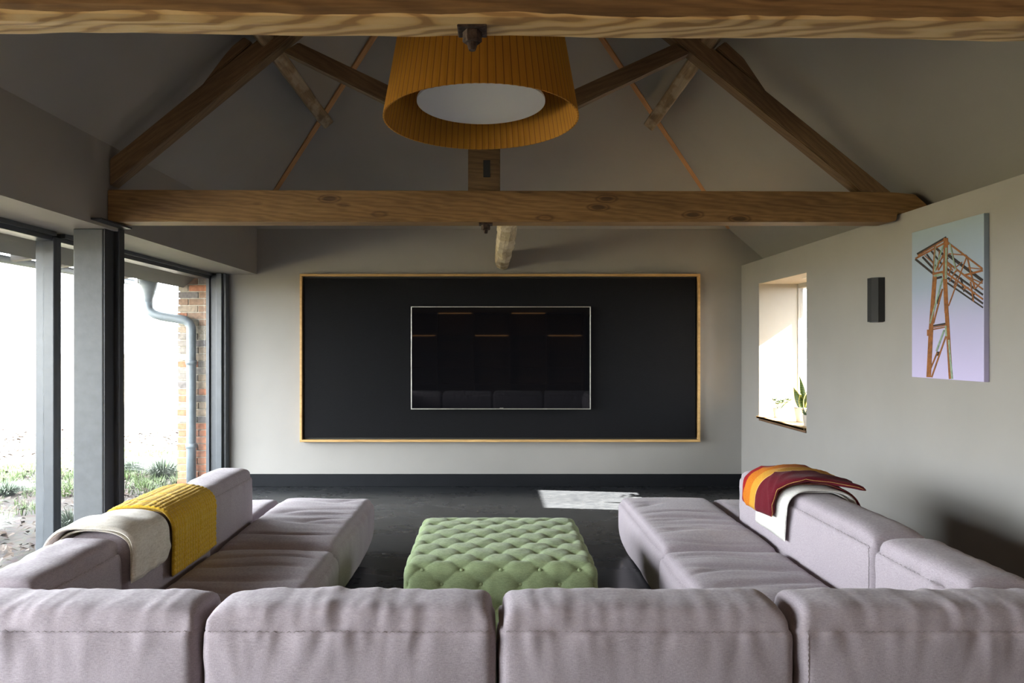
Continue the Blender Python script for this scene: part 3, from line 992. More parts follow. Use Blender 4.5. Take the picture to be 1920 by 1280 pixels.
class Cushion:
    def __init__(s, x0, x1, y0, y1, z0, z1, r=0.03, bul=(0.008, 0.018, 0.05), kind='back', ax=0, seed=0, amp=1.0, under=0.0):
        s.lo = Vector((x0, y0, z0))
        s.hi = Vector((x1, y1, z1))
        s.c = (s.lo + s.hi) / 2
        s.h = (s.hi - s.lo) / 2
        s.r, s.bul, s.kind, s.ax, s.seed, s.amp, s.under = r, bul, kind, ax, seed, amp, under

    def at(s, q):
        """q: point on the unit cube surface, -1..1"""
        h, r = s.h, s.r
        p = Vector((q[0] * h.x, q[1] * h.y, q[2] * h.z))
        inner = Vector([max(-(h[i] - r), min(h[i] - r, p[i])) for i in range(3)])
        d = p - inner
        n = d.normalized() if d.length > 1e-6 else Vector((0, 0, 1))
        p = inner + n * r
        fx, fy, fz = 1 - q[0] ** 2, 1 - q[1] ** 2, 1 - q[2] ** 2
        e4 = lambda a: 1 - a ** 4
        # pillow the faces
        p.x += s.bul[0] * q[0] * abs(q[0]) ** 3 * e4(q[1]) * e4(q[2])
        p.y += s.bul[1] * q[1] * abs(q[1]) ** 3 * e4(q[0]) * e4(q[2])
        if q[2] > 0:
            ea, eo = 1 - q[s.ax] ** (14 if s.kind == 'back' else 4), e4(q[1 - s.ax])
            p.z += s.bul[2] * q[2] ** 3 * (max(0, ea) * max(0, eo)) ** (0.62 if s.kind == 'back' else 0.5)
        else:
            k = s.under * (-q[2]) ** 2
            p.x *= 1 - k * abs(q[0]) ** 3 / h.x
            p.y *= 1 - k * abs(q[1]) ** 3 / h.y
        w = s.c + p
        a = s.ax
        sl = w[a]                 # along the seam
        top = abs(q[2]) > 0.999
        o = 1 - a
        if top:
            e = (1 - abs(q[o])) * h[o]
        else:
            e = (1 - q[2]) * h.z
        eend = (1 - abs(q[a])) * h[a]
        off = 0.007 * nz3(w.x * 3.1, w.y * 3.1, w.z * 3.1 + s.seed) * s.amp
        if s.kind == 'back':
            sk = sl + 0.35 * e * (1 if top else -1) * nz3(sl * 3, s.seed, 0)
            v = nz3(sk * 12, e * 5 + (7 if top else 0), s.seed) + 0.55 * nz3(sk * 27, e * 9 + (3 if top else 0), s.seed + 5)
            env = exp(-e / (0.085 if not top else 0.075)) * (0.35 + 0.65 * abs(nz3(sl * 2.3, 1.7, s.seed + 9)) * 2)
            off += 0.019 * v * env * s.amp * min(1, e / 0.012 + 0.25)
            off -= 0.004 * exp(-(e / 0.010) ** 2) + 0.003 * exp(-(eend / 0.012) ** 2)
            off += 0.006 * nz3(sl * 5, (w.z) * 14, s.seed + 2) * exp(-eend / 0.10) * s.amp
        else:
            if top:
                # long soft folds running across the seat
                f1 = nz3(w[1 - s.ax] * 1.1 + s.seed, sl * 6.5 + 0.5 * nz3(w[1 - s.ax] * 2.2, sl * 2, s.seed), s.seed)
                f2 = nz3(w[1 - s.ax] * 3.0, sl * 30, s.seed + 4)
                env = min(1, eend / 0.08) * min(1, e / 0.16)
                off += (-0.016 * (1 - min(1, abs(f1) * 3.8)) ** 2 + 0.0015 * f2) * env * s.amp
            else:
                v = nz3(w[0] * 8 + w[1] * 8, w.z * 6, s.seed) + 0.5 * nz3(w[0] * 19 + w[1] * 19, w.z * 9, s.seed)
                off += 0.008 * v * s.amp * exp(-e / 0.2)
            off -= 0.003 * exp(-(e / 0.010) ** 2)
        return w + n * off if d.length > 1e-6 else w

    def mesh(s, res):
        n = [max(4, int(round(2 * s.h[i] / res))) for i in range(3)]
        idx, V, F = {}, [], []

        def vid(key):
            if key not in idx:
                q = [2 * key[i] / n[i] - 1 for i in range(3)]
                idx[key] = len(V)
                V.append(tuple(s.at(q)))
            return idx[key]
        for axis in range(3):
            o1, o2 = [i for i in range(3) if i != axis]
            for side in (0, n[axis]):
                for i in range(n[o1]):
                    for j in range(n[o2]):
                        ks = []
                        for di, dj in ((0, 0), (1, 0), (1, 1), (0, 1)):
                            k = [0, 0, 0]
                            k[axis] = side
                            k[o1] = i + di
                            k[o2] = j + dj
                            ks.append(vid(tuple(k)))
                        F.append(tuple(ks))
        return V, F

    def obj(s, name, mat, parent, res=0.018):
        V, F = s.mesh(res)
        return build(name, V, F, mat, parent, True, loc=(s.c.x, s.c.y, s.lo.z))

    def stitches(s, parent, qa, qb, name='stitching', pitch=0.011, amp=0.0032, mat='stitch'):
        """zigzag thread lying on the surface from cube point qa to qb"""
        qa, qb = Vector(qa), Vector(qb)
        L = sum(((qb - qa)[i] * s.h[i]) ** 2 for i in range(3)) ** 0.5
        m_ = int(L / pitch)
        pts = []
        for i in range(m_ + 1):
            q = qa.lerp(qb, i / m_)
            p = s.at(q)
            # outward from the cushion's axis
            n = Vector((0, 0, 0))
            for k in range(3):
                if abs(q[k]) > 0.999:
                    n[k] = q[k]
            n.normalize()
            zz = amp * (1 if i % 2 else -1)
            sd = Vector((0, 0, 1)) if abs(qb.z - qa.z) < 0.5 else Vector((1, 0, 0)) if s.ax == 0 else Vector((0, 1, 0))
            pts.append(p + n * 0.0012 + sd * zz)
        g_ = g_tube(pts, 0.0011, 4)
        return build(name, g_[0], g_[1], mat, parent, loc=tuple(s.c))


def sofa(label, loc):
    return thing('sofa_module', label, 'sofa', loc, 'modules of the U-shaped lilac grey sofa')


ZT = 0.648
def feet(t_, x0, x1, y0, y1):
    for x in (x0 + 0.08, x1 - 0.08):
        for y in (y0 + 0.08, y1 - 0.08):
            boxo('foot', x - 0.03, x + 0.03, y - 0.03, y + 0.03, 0.0, 0.035, 'black', t_, 0.002)


# near row, seen from behind: four backs
near = [(-1.745, -0.888, 'lilac grey sofa corner module nearest the windows, its back filling the bottom left corner'),
        (-0.878, 0.012, 'lilac grey sofa module with back to camera, beside the window-side corner module'),
        (0.022, 0.916, 'lilac grey sofa module, back to camera, beside the corner module at the right wall'),
        (0.926, 1.80, 'lilac grey sofa corner module nearest the right wall, its back filling the bottom right corner')]
for i, (xa, xb, lb) in enumerate(near):
    t = sofa(lb, ((xa + xb) / 2, 2.55, 0))
    c_ = Cushion(xa, xb, 2.045, 2.285, 0.04, ZT, r=0.032, bul=(0.004, 0.016, 0.055), kind='back', ax=0, seed=11 + 7 * i)
    b_ = c_.obj('back_cushion', 'sofa', t, 0.011)
    zz = 0.975
    c_.stitches(b_, (-0.97, -1, zz), (0.97, -1, zz))
    if i == 3:
        c_.stitches(b_, (-0.95, -1, 0.95), (-0.95, -1, -0.9), pitch=0.008, amp=0.002)
    sx0, sx1 = (xa, xb)
    if i == 0:
        sx0 = -1.53
    if i == 3:
        sx1 = 1.585
    s_ = Cushion(sx0 + 0.004, sx1 - 0.004, 2.30, 2.86, 0.03, 0.385, r=0.05, bul=(0.002, 0.012, 0.03), kind='seat', ax=0, seed=31 + i)
    s_.obj('seat_cushion', 'sofa', t, 0.03)
    if i == 0:
        d_ = Cushion(-1.80, -1.54, 2.295, 2.862, 0.04, ZT, r=0.032, bul=(0.012, 0.004, 0.055), kind='back', ax=1, seed=57)
        d2 = d_.obj('back_cushion', 'sofa', t, 0.013)
        d_.stitches(d2, (1, -0.97, 0.97), (1, 0.97, 0.97), pitch=0.014)
    if i == 3:
        d_ = Cushion(1.60, 1.87, 2.295, 2.862, 0.04, ZT, r=0.03, bul=(0.012, 0.004, 0.055), kind='back', ax=1, seed=63)
        d2 = d_.obj('back_cushion', 'sofa', t, 0.013)
        d_.stitches(d2, (-1, -0.97, 0.97), (-1, 0.97, 0.97), pitch=0.014)
    feet(t, xa, xb, 2.1, 2.8)

# window side
t = sofa('lilac grey sofa module by the window with the mustard throw over its back', (-1.3, 3.3, 0))
d_ = Cushion(-1.80, -1.54, 2.872, 3.752, 0.04, ZT, r=0.032, bul=(0.012, 0.004, 0.055), kind='back', ax=1, seed=71)
b_ = d_.obj('back_cushion', 'sofa', t, 0.014)
d_.stitches(b_, (1, -0.97, 0.97), (1, 0.97, 0.97), pitch=0.014)
Cushion(-1.525, -0.835, 2.88, 3.742, 0.03, 0.372, r=0.055, bul=(0.018, 0.004, 0.035), kind='seat', ax=1, seed=4, under=0.03).obj('seat_cushion', 'sofa', t, 0.016)
feet(t, -1.75, -0.9, 2.9, 3.7)
t = sofa('lilac grey sofa end module by the window nearest the far wall, short raised back', (-1.3, 4.4, 0))
d_ = Cushion(-1.80, -1.545, 3.764, 4.43, 0.04, ZT + 0.012, r=0.030, bul=(0.012, 0.006, 0.055), kind='back', ax=1, seed=83)
b_ = d_.obj('back_cushion', 'sofa', t, 0.014)
d_.stitches(b_, (1, -0.97, 0.97), (1, 0.97, 0.97), pitch=0.014)
Cushion(-1.53, -0.86, 3.768, 5.02, 0.03, 0.372, r=0.055, bul=(0.02, 0.012, 0.035), kind='seat', ax=1, seed=5, under=0.03).obj('seat_cushion', 'sofa', t, 0.016)
Cushion(-1.80, -1.535, 4.45, 5.01, 0.03, 0.36, r=0.05, bul=(0.01, 0.01, 0.03), kind='seat', ax=1, seed=15).obj('seat_extension', 'sofa', t, 0.03)
feet(t, -1.75, -0.9, 3.8, 4.95)
# right wall side
t = sofa('long lilac grey sofa module on the right with two seats and the striped throw', (1.4, 3.95, 0))
d_ = Cushion(1.60, 1.87, 2.872, 4.43, 0.04, ZT + 0.006, r=0.030, bul=(0.012, 0.006, 0.055), kind='back', ax=1, seed=91, amp=0.75)
b_ = d_.obj('back_cushion', 'sofa', t, 0.014)
d_.stitches(b_, (-1, -0.97, 0.97), (-1, 0.97, 0.97), pitch=0.014)
d_.stitches(b_, (-1, -0.965, 0.96), (-1, -0.965, -0.5), pitch=0.008, amp=0.002)
Cushion(0.905, 1.585, 2.88, 3.715, 0.03, 0.372, r=0.055, bul=(0.018, 0.004, 0.035), kind='seat', ax=1, seed=24, under=0.03).obj('seat_cushion', 'sofa', t, 0.016)
Cushion(0.93, 1.585, 3.73, 5.03, 0.03, 0.375, r=0.055, bul=(0.02, 0.02, 0.035), kind='seat', ax=1, seed=25, under=0.03).obj('seat_cushion', 'sofa', t, 0.016)
Cushion(1.592, 1.87, 4.45, 5.02, 0.03, 0.36, r=0.05, bul=(0.01, 0.01, 0.03), kind='seat', ax=1, seed=35).obj('seat_extension', 'sofa', t, 0.03)
feet(t, 0.98, 1.82, 2.92, 4.95)

# ------------------------------------------------------------------ ottoman
OX, OY, OH, HW = 0.045, 3.878, 0.405, 0.487
P = 0.196
t = thing('ottoman', 'square pale green deep-buttoned ottoman in the middle of the sofas', 'ottoman', (OX, OY, 0))


def tuft(a, b_):
    """a, b_: unwrapped cloth coordinates from the centre of the top"""
    # lattice: buttons at ((i+.5)P, jP) and (iP, (j+.5)P)
    u = (a / P - 0.5) + b_ / P
    v = (a / P - 0.5) - b_ / P
    du, dv = abs(u - round(u)), abs(v - round(v))
    rb = math.hypot(du, dv) * P * 0.707
    fold = min(du, dv) * P * 0.707
    h = 0.006 * (abs(sin(pi * u) * sin(pi * v)) ** 0.6)
    h -= 0.022 * exp(-(rb / 0.020) ** 1.1)
    h -= 0.0030 * exp(-(fold / 0.003))
    return h


def opt(q):
    r = 0.055
    h = Vector((HW, HW, OH / 2))
    p = Vector((q[0] * h.x, q[1] * h.y, q[2] * h.z))
    inner = Vector([max(-(h[i] - r), min(h[i] - r, p[i])) for i in range(3)])
    d = p - inner
    n = d.normalized() if d.length > 1e-6 else Vector((0, 0, 1))
    pr_ = inner + n * r
    depth = (1 - q[2]) * h.z
    if abs(q[2]) > 0.999 and q[2] > 0:
        a, b_ = p.x, p.y
    elif abs(q[1]) > 0.999:
        a, b_ = p.x, (HW + depth) * (1 if q[1] > 0 else -1)
    else:
        a, b_ = (HW + depth) * (1 if q[0] > 0 else -1), p.y
    off = tuft(a, b_) if q[2] > -0.999 else 0
    pr_.z += 0.012 * (1 - q[0] ** 4) * (1 - q[1] ** 4) * (1 if q[2] > 0.999 else 0)
    off += 0.003 * nz3(p.x * 20, p.y * 20, p.z * 20)
    return Vector((OX, OY, OH / 2)) + pr_ + n * off, n


nn_ = (130, 130, 54)
idx, V, F = {}, [], []
def ov(key):
    if key not in idx:
        idx[key] = len(V)
        V.append(tuple(opt([2 * key[i] / nn_[i] - 1 for i in range(3)])[0]))
    return idx[key]
for axis in range(3):
    o1, o2 = [i for i in range(3) if i != axis]
    for side in (0, nn_[axis]):
        for i in range(nn_[o1]):
            for j in range(nn_[o2]):
                ks = []
                for di, dj in ((0, 0), (1, 0), (1, 1), (0, 1)):
                    k = [0, 0, 0]
                    k[axis] = side
                    k[o1] = i + di
                    k[o2] = j + dj
                    ks.append(ov(tuple(k)))
                F.append(tuple(ks))
for i_, v_ in enumerate(V):
    if v_[2] < 0.004:
        V[i_] = (v_[0], v_[1], 0.004)
build('tufted_body', V, F, 'green', t, True, loc=(OX, OY, 0))
g = g_lathe([(0.0, 0.0045), (0.005, 0.0042), (0.0085, 0.0025), (0.0095, 0.0), (0.0085, -0.002)], (0, 0, 0), 14, False)
btn0 = None
spots_b = []
for i in range(-3, 4):
    for j in range(-3, 4):
        for a, b_ in (((i + 0.5) * P, j * P), (i * P, (j + 0.5) * P)):
            if abs(a) < HW - 0.03 and abs(b_) < HW - 0.03:
                spots_b.append(opt((a / HW, b_ / HW, 1)))
for i in range(-2, 3):
    for dpt in (0.012, ):
        for q in ((i * P / HW, -1, 1 - 2 * 0.018 / OH), (i * P / HW, 1, 1 - 2 * 0.018 / OH), (-1, i * P / HW, 1 - 2 * 0.018 / OH), (1, i * P / HW, 1 - 2 * 0.018 / OH)):
            spots_b.append(opt(q))
for i in range(-2, 2):
    q = ((i + 0.5) * P / HW, -1, 1 - 2 * (P / 2) / OH)
    spots_b.append(opt(q))
for p, n in spots_b:
    if btn0 is None:
        btn0 = build('tuft_button', g[0], g[1], 'green_btn', None, True)
        o = btn0
    else:
        o = btn0.copy()
        COL.objects.link(o)
    o.parent = t
    o.location = p + n * 0.004 - Vector((OX, OY, 0))
    o.rotation_euler = n.to_track_quat('Z', 'Y').to_euler()

# ------------------------------------------------------------------ throws
def drape(name, mat, parent, Xc, sg, half, zin, zout, yi, yo, off0, th, loc, waffle=0.0, seed=0.0, crown=0.70, nt=40, res=0.012, wob=0.006, inset=0.0, flare=0.0, crease=0.004):
    """folded cloth over a sofa back. yi=(near,far) at the inner hem, yo at the outer hem"""
    zs = 0.60
    hc = crown - zs
    path = []
    n1 = max(2, int((zs - zin) / res))
    for i in range(n1):
        path.append((Xc + sg * half, zin + (zs - zin) * i / n1, 1.0, 0.0))
    na = int(1.55 * (half + hc) * 1.2 / res)
    for i in range(na + 1):
        a = pi * i / na
        c_, s_ = cos(a), sin(a)
        ex = 0.62
        x = Xc + sg * half * math.copysign(abs(c_) ** ex, c_)
        z = zs + hc * abs(s_) ** ex
        nx, nz_ = c_ / half, s_ / hc
        l = math.hypot(nx, nz_)
        if zout > zs and a > pi / 2 and z < zout:
            break
        path.append((x, z, nx / l, nz_ / l))
    if zout < zs:
        n2 = max(2, int((zs - zout) / res))
        for i in range(1, n2 + 1):
            path.append((Xc - sg * half, zs - (zs - zout) * i / n2, -1.0, 0.0))
    n = len(path)
    v, f, uv = [], [], []
    loop = []
    for j in range(nt + 1):
        loop.append((j / nt, 1))
    for j in range(nt, -1, -1):
        loop.append((j / nt, 0))
    k = len(loop)
    for i, (x, z, nx, nz_) in enumerate(path):
        s_ = i / (n - 1)
        ya = yi[0] + (yo[0] - yi[0]) * s_ + inset
        yb_ = yi[1] + (yo[1] - yi[1]) * s_ - inset * 0.4
        ya += 0.012 * nz3(s_ * 4, seed, 1)
        yb_ += 0.010 * nz3(s_ * 5, seed, 2)
        hem = min(1, min(s_, 1 - s_) * n / 3.0)
        fl = flare * max(0, (s_ - 0.75) / 0.25) ** 2
        for (tt, topp) in loop:
            y = ya + (yb_ - ya) * tt
            edge = min(1, min(tt, 1 - tt) * (yb_ - ya) / (th * 0.6))
            rnd = (1 - (1 - edge) ** 2) ** 0.5 * (0.35 + 0.65 * (1 - (1 - hem) ** 2) ** 0.5)
            w_ = wob * nz3(s_ * n * res * 7, y * 7, seed) + wob * 0.5 * nz3(s_ * n * res * 3, y * 16, seed + 4)
            o_ = off0 + w_ + th * 0.5 + (th * 0.5 * rnd if topp else -th * 0.5 * rnd) + fl
            rg = 1 - min(1, abs(nz3(s_ * n * res * 2.2 + y * 2.5, y * 5.5 - s_ * 1.5, seed + 11)) * 5)
            o_ += crease * rg * rg * (1 if topp else 0.9)
            if waffle and topp:
                ss = s_ * n * res
                o_ += waffle * (abs(sin(pi * ss / 0.025)) * abs(sin(pi * y / 0.025))) ** 0.7
            droop = 0.0
            if i < n1:
                droop = -0.012 * (0.5 + nz3(y * 5, seed, 3)) * (1 - i / n1)
            v.append((x + sg * nx * o_ if False else x + (sg * nx) * o_, y, z + nz_ * o_ + droop))
            uv.append((s_, tt if topp else 0.2))
    for i in range(n - 1):
        for j in range(k):
            j2 = (j + 1) % k
            f.append((i * k + j, i * k + j2, (i + 1) * k + j2, (i + 1) * k + j))
    f.append(tuple(range(k)))
    f.append(tuple(range((n - 1) * k, n * k)))
    return build(name, v, f, mat, parent, True, loc=loc, uvs=uv)


t = thing('throw_blanket', 'cream wool throw folded over the sofa back beside the windows', 'throw', (-1.66, 3.0, 0.70), 'throws on the sofa backs')
drape('lower_fold', 'wool', t, -1.67, 1, 0.146, 0.50, 0.52, (2.868, 3.12), (2.84, 3.15), 0.003, 0.010, (-1.67, 3.0, 0.7), seed=3.1, crown=0.708, wob=0.004)
drape('upper_fold', 'wool', t, -1.67, 1, 0.146, 0.522, 0.50, (2.85, 3.16), (2.80, 3.14), 0.018, 0.016, (-1.67, 3.0, 0.7), seed=5.3, crown=0.712, wob=0.016, crease=0.012)
t = thing('throw_blanket', 'mustard yellow waffle-knit throw hanging over the sofa back', 'throw', (-1.66, 3.4, 0.70), 'throws on the sofa backs')
drape('lower_fold', 'mustard', t, -1.67, 1, 0.146, 0.405, 0.42, (3.235, 3.68), (3.225, 3.70), 0.003, 0.012, (-1.67, 3.4, 0.7), seed=13.1, crown=0.708, wob=0.003)
drape('upper_fold', 'mustard', t, -1.67, 1, 0.146, 0.425, 0.40, (3.20, 3.70), (3.215, 3.71), 0.018, 0.013, (-1.67, 3.4, 0.7), waffle=0.0065, seed=15.3, crown=0.712, nt=150, res=0.0042, wob=0.005)
t = thing('throw_blanket', 'white wool throw lying under the red and orange striped one', 'throw', (1.735, 3.85, 0.70), 'throws on the sofa backs')
drape('lower_fold', 'whitewool', t, 1.735, -1, 0.149, 0.475, 0.52, (3.68, 4.06), (3.56, 3.95), 0.003, 0.010, (1.735, 3.8, 0.7), seed=23.1, crown=0.712, wob=0.003)
drape('upper_fold', 'whitewool', t, 1.735, -1, 0.149, 0.462, 0.54, (3.64, 4.05), (3.55, 3.95), 0.014, 0.014, (1.735, 3.8, 0.7), seed=25.3, crown=0.716, wob=0.005)
t = thing('throw_blanket', 'red, maroon and orange striped wool throw on top of the white one', 'throw', (1.735, 3.9, 0.74), 'throws on the sofa backs')
drape('lower_fold', 'stripe', t, 1.735, -1, 0.149, 0.575, 0.63, (3.76, 4.14), (3.56, 4.02), 0.032, 0.012, (1.735, 3.9, 0.74), seed=33.1, crown=0.716, wob=0.004, flare=0.01)
drape('upper_fold', 'stripe', t, 1.735, -1, 0.149, 0.560, 0.685, (3.73, 4.15), (3.53, 4.00), 0.044, 0.030, (1.735, 3.9, 0.74), seed=35.3, crown=0.722, wob=0.013, flare=0.03, crease=0.010)

# ------------------------------------------------------------------ plants on the niche sill
def leaf_blade(base, tip, w, bend=0.0, fold=0.2, n=9, yaw=0.0, thick=0.0015):
    base, tip = Vector(base), Vector(tip)
    d = tip - base
    side = d.cross(Vector((cos(yaw), sin(yaw), 0.05))).normalized()
    nrm = side.cross(d).normalized()
    v, f = [], []
    for i in range(n + 1):
        s_ = i / n
        ww = w * (0.55 + 0.75 * sin(pi * min(1, s_ * 0.9 + 0.08))) * (1 - s_ ** 4) * 0.8
        c_ = base + d * s_ + nrm * bend * sin(pi * s_)
        for lift, sd in ((0.0, 1), (-fold * ww, 0), (0.0, -1)):
            v.append(tuple(c_ + side * ww * sd / 2 - nrm * lift))
        for lift, sd in ((0.0, -1), (-fold * ww, 0), (0.0, 1)):
            v.append(tuple(c_ + side * ww * sd / 2 * 0.98 - nrm * (lift + thick)))
    k = 6
    for i in range(n):
        for j in range(k):
            j2 = (j + 1) % k
            f.append((i * k + j, i * k + j2, (i + 1) * k + j2, (i + 1) * k + j))
    f.append(tuple(range(k)))
    f.append(tuple(range(n * k, (n + 1) * k)))
    return [v, f]


def pot(t_, x, y, z, r, h, mat='pot'):
    g_ = g_lathe([(0.0, 0.0), (r * 0.74, 0), (r * 0.78, 0.004), (r * 0.98, h - 0.012), (r, h), (r * 0.9, h), (r * 0.88, h - 0.02), (0, h - 0.02)], (x, y, z), 32, False)
    build('pot', g_[0], g_[1], mat, t_, True, loc=(x, y, z))
    g_ = g_lathe([(0.0, h - 0.014), (r * 0.89, h - 0.016)], (x, y, z), 20, False)
    build('soil', g_[0], g_[1], 'soil', t_, loc=(x, y, z))


SZ = NZ0 + 0.0145
t = thing('potted_succulent', 'small spreading succulent in a white pot at the far end of the niche sill', 'plant', (2.80, 6.66, SZ))
pot(t, 2.80, 6.66, SZ, 0.055, 0.095)
g = [[], []]
rn = random.Random(4)
for k in range(13):
    a = rn.uniform(0, 2 * pi)
    R_ = rn.uniform(0.03, 0.12)
    hh = rn.uniform(0.05, 0.10)
    tip = Vector((2.80 + R_ * cos(a), 6.66 + 0.8 * R_ * sin(a), SZ + 0.085 + hh))
    mesh_add(g, g_tube([(2.80 + 0.01 * cos(a), 6.66 + 0.01 * sin(a), SZ + 0.08), tuple(tip)], 0.0028, 6))
    for q in range(7):
        b_ = 2 * pi * q / 7 + a
        mesh_add(g, leaf_blade(tip - Vector((0, 0, 0.004 * (q % 3))), tip + Vector((0.024 * cos(b_), 0.024 * sin(b_), 0.012)), 0.013, 0.003, n=4, yaw=b_ + 1.5, thick=0.003))
build('foliage', g[0], g[1], 'leaf', t, True, loc=(2.80, 6.66, SZ))
def snake(t_, x, y, z, specs):
    for (dx, dy, hh, w, bend, yaw) in specs:
        base = (x + dx * 0.25, y + dy * 0.25, z)
        tip = (x + dx, y + dy, z + hh)
        g_ = leaf_blade(base, tip, w, bend, n=12, yaw=yaw, thick=0.003)
        lf = build('leaf', g_[0], g_[1], 'snake', t_, True, loc=base)
        # yellow margins
        n_ = len(g_[0]) // 6
        gm = g_tube([g_[0][6 * i] for i in range(n_)], 0.0035, 5)
        mesh_add(gm, g_tube([g_[0][6 * i + 2] for i in range(n_)], 0.0035, 5))
        build('leaf_margin', gm[0], gm[1], 'margin', lf, True, loc=base)


t = thing('snake_plant', 'yellow-edged snake plant in a wide white pot on the niche sill', 'plant', (2.87, 6.27, SZ))
pot(t, 2.87, 6.27, SZ, 0.088, 0.135)
snake(t, 2.87, 6.27, SZ + 0.11, [(-0.02, 0.05, 0.31, 0.06, 0.02, 0.4), (-0.07, 0.06, 0.20, 0.055, 0.02, 1.0), (0.05, -0.02, 0.24, 0.06, -0.02, 2.0), (0.09, 0.03, 0.26, 0.055, 0.01, 0.1),
                                 (0.0, -0.06, 0.18, 0.05, 0.02, 2.6), (-0.05, -0.03, 0.15, 0.05, 0.01, 1.7), (0.06, 0.08, 0.14, 0.05, 0.0, 0.8), (0.12, -0.05, 0.30, 0.06, 0.03, 0.5)])
t = thing('potted_plant', 'small leafy plant in a slim white pot at the near edge of the niche sill', 'plant', (2.745, 5.93, SZ))
pot(t, 2.745, 5.93, SZ, 0.042, 0.10)
g = [[], []]
for k in range(11):
    a = rn.uniform(0, 2 * pi)
    b_ = Vector((2.745, 5.93, SZ + 0.08))
    mesh_add(g, leaf_blade(b_, b_ + Vector((0.05 * cos(a), 0.05 * sin(a), rn.uniform(0.04, 0.09))), 0.016, 0.01, n=5, yaw=a + 1.5))
build('foliage', g[0], g[1], 'leaf', t, True, loc=(2.745, 5.93, SZ))

# ------------------------------------------------------------------ outside the windows
v, f = [], []
nx_, ny_ = 60, 110
for i in range(nx_ + 1):
    for j in range(ny_ + 1):
        x = -3.10 - 6.5 * (i / nx_) ** 1.3
        y = -8 + 34 * j / ny_
        z = -0.02 + 0.05 * nz3(x * 0.9, y * 0.9, 1) + 0.03 * nz3(x * 4, y * 4, 2)
        z = min(z, 0.03) - (0.05 if x > -3.2 else 0)
        v.append((x, y, z))
for i in range(nx_):
    for j in range(ny_):
        a = i * (ny_ + 1) + j
        f.append((a, a + 1, a + ny_ + 2, a + ny_ + 1))
struct('ground_near', [v, f], 'ground', True)
struct('ground_far', g_box(-160, -9.4, -60, 140, -0.2, -0.03), 'meadow')
struct('ground_right', g_box(3.10, 60, -30, 60, -0.2, -0.06), 'ground')
# eave with rafters and gutter
g = g_prism([(-3.08, 2.30), (-3.12, 2.46), (-3.80, 2.36), (-3.80, 2.22)], 'y', Y0, 7.25)
y = -0.4
while y < 7.3:
    mesh_add(g, g_prism([(-3.09, 2.235), (-3.09, 2.34), (-3.78, 2.26), (-3.78, 2.165)], 'y', y, y + 0.06))
    y += 0.48
struct('roof_eave_left', g, 'eave')
t = thing('gutter', 'grey gutter along the eave outside the left windows', 'gutter', (-3.86, 3.5, 2.12))
g = [[], []]
prof = [(-3.80 - 0.055 + 0.055 * cos(a), 2.205 + 0.055 * sin(a)) for a in [pi + pi * k / 10 for k in range(11)]]
prof += [(-3.80 - 0.055 + 0.049 * cos(a), 2.205 + 0.049 * sin(a)) for a in [2 * pi - pi * k / 10 for k in range(11)]]
g = g_prism(prof, 'y', -1.0, 7.28)
build('gutter_channel', g[0], g[1], 'pipe', t, loc=(-3.86, 3.5, 2.15))
t = thing('downpipe', 'blue-grey swan-neck downpipe fixed to the brick pier outside', 'drainpipe', (-3.18, 7.22, 0))
g = g_lathe([(0.046, 0.0), (0.05, 0.07), (0.09, 0.20), (0.09, 0.255)], (-3.62, 7.20, 1.93), 20)
build('hopper', g[0], g[1], 'pipe', t, True, loc=(-3.62, 7.2, 1.93))
pts = [(-3.62, 7.20, 1.98), (-3.62, 7.20, 1.91), (-3.605, 7.20, 1.87), (-3.56, 7.20, 1.835), (-3.48, 7.205, 1.81), (-3.32, 7.215, 1.785), (-3.24, 7.22, 1.77), (-3.20, 7.225, 1.74), (-3.18, 7.225, 1.69), (-3.18, 7.225, 1.3), (-3.18, 7.225, 0.6), (-3.18, 7.225, 0.0)]
g = g_tube(pts, 0.048, 18)
build('pipe_run', g[0], g[1], 'pipe', t, True, loc=(-3.18, 7.225, 0))
for z in (1.30, 0.42):
    g = g_lathe([(0.049, 0), (0.056, 0.0), (0.056, 0.05), (0.049, 0.05)], (-3.18, 7.225, z), 18, False)
    build('pipe_collar', g[0], g[1], 'pipe', t, True, loc=(-3.18, 7.225, z))
# brick pier: real courses proud of a mortar core, flank and face
rb = random.Random(3)
brick_cols = [(0.17, 0.15, 0.14), (0.27, 0.17, 0.11), (0.36, 0.15, 0.08), (0.32, 0.25, 0.18), (0.24, 0.21, 0.18), (0.40, 0.18, 0.10), (0.36, 0.31, 0.24)]
for i, c in enumerate(brick_cols):
    M['brick%d' % i] = plain('brick_tone_%d' % i, c, 0.9, var=0.25, vs=30, bs=0.6, bscale=50)
M['mortar'] = plain('lime_mortar', (0.46, 0.42, 0.34), 0.95, var=0.15, vs=30, bs=0.6)
me_v, me_f, me_m = [], [], []
def addb(x0, x1, z0, z1, yy, mi):
    g_ = g_box(x0, x1, yy, 7.5, z0, z1, 0.004)
    n_ = len(me_v)
    me_v.extend(g_[0])
    me_f.extend([tuple(i + n_ for i in ff) for ff in g_[1]])
    me_m.extend([mi] * len(g_[1]))
addb(-3.345, -2.99, -0.1, 2.27, 7.318, 7)
for r in range(34):
    z0 = -0.06 + r * 0.074
    if z0 + 0.065 > 2.28:
        break
    x = -3.362 + rb.uniform(-0.008, 0.008)
    first = True
    while x < -3.0:
        w_ = (0.105 if (r % 2) else 0.215) if first else 0.215
        first = False
        x1 = min(x + w_, -2.99)
        mi = rb.choice([2, 5]) if z0 < 0.62 else rb.choice([0, 0, 1, 1, 2, 3, 3, 4, 4, 6])
        if x1 - x > 0.02:
            addb(x, x1, z0, z0 + 0.064, 7.304 + rb.uniform(0, 0.006), mi)
        x += w_ + 0.010
me = bpy.data.meshes.new('brick_pier')
me.from_pydata(me_v, [], me_f)
for i in range(7):
    me.materials.append(M['brick%d' % i])
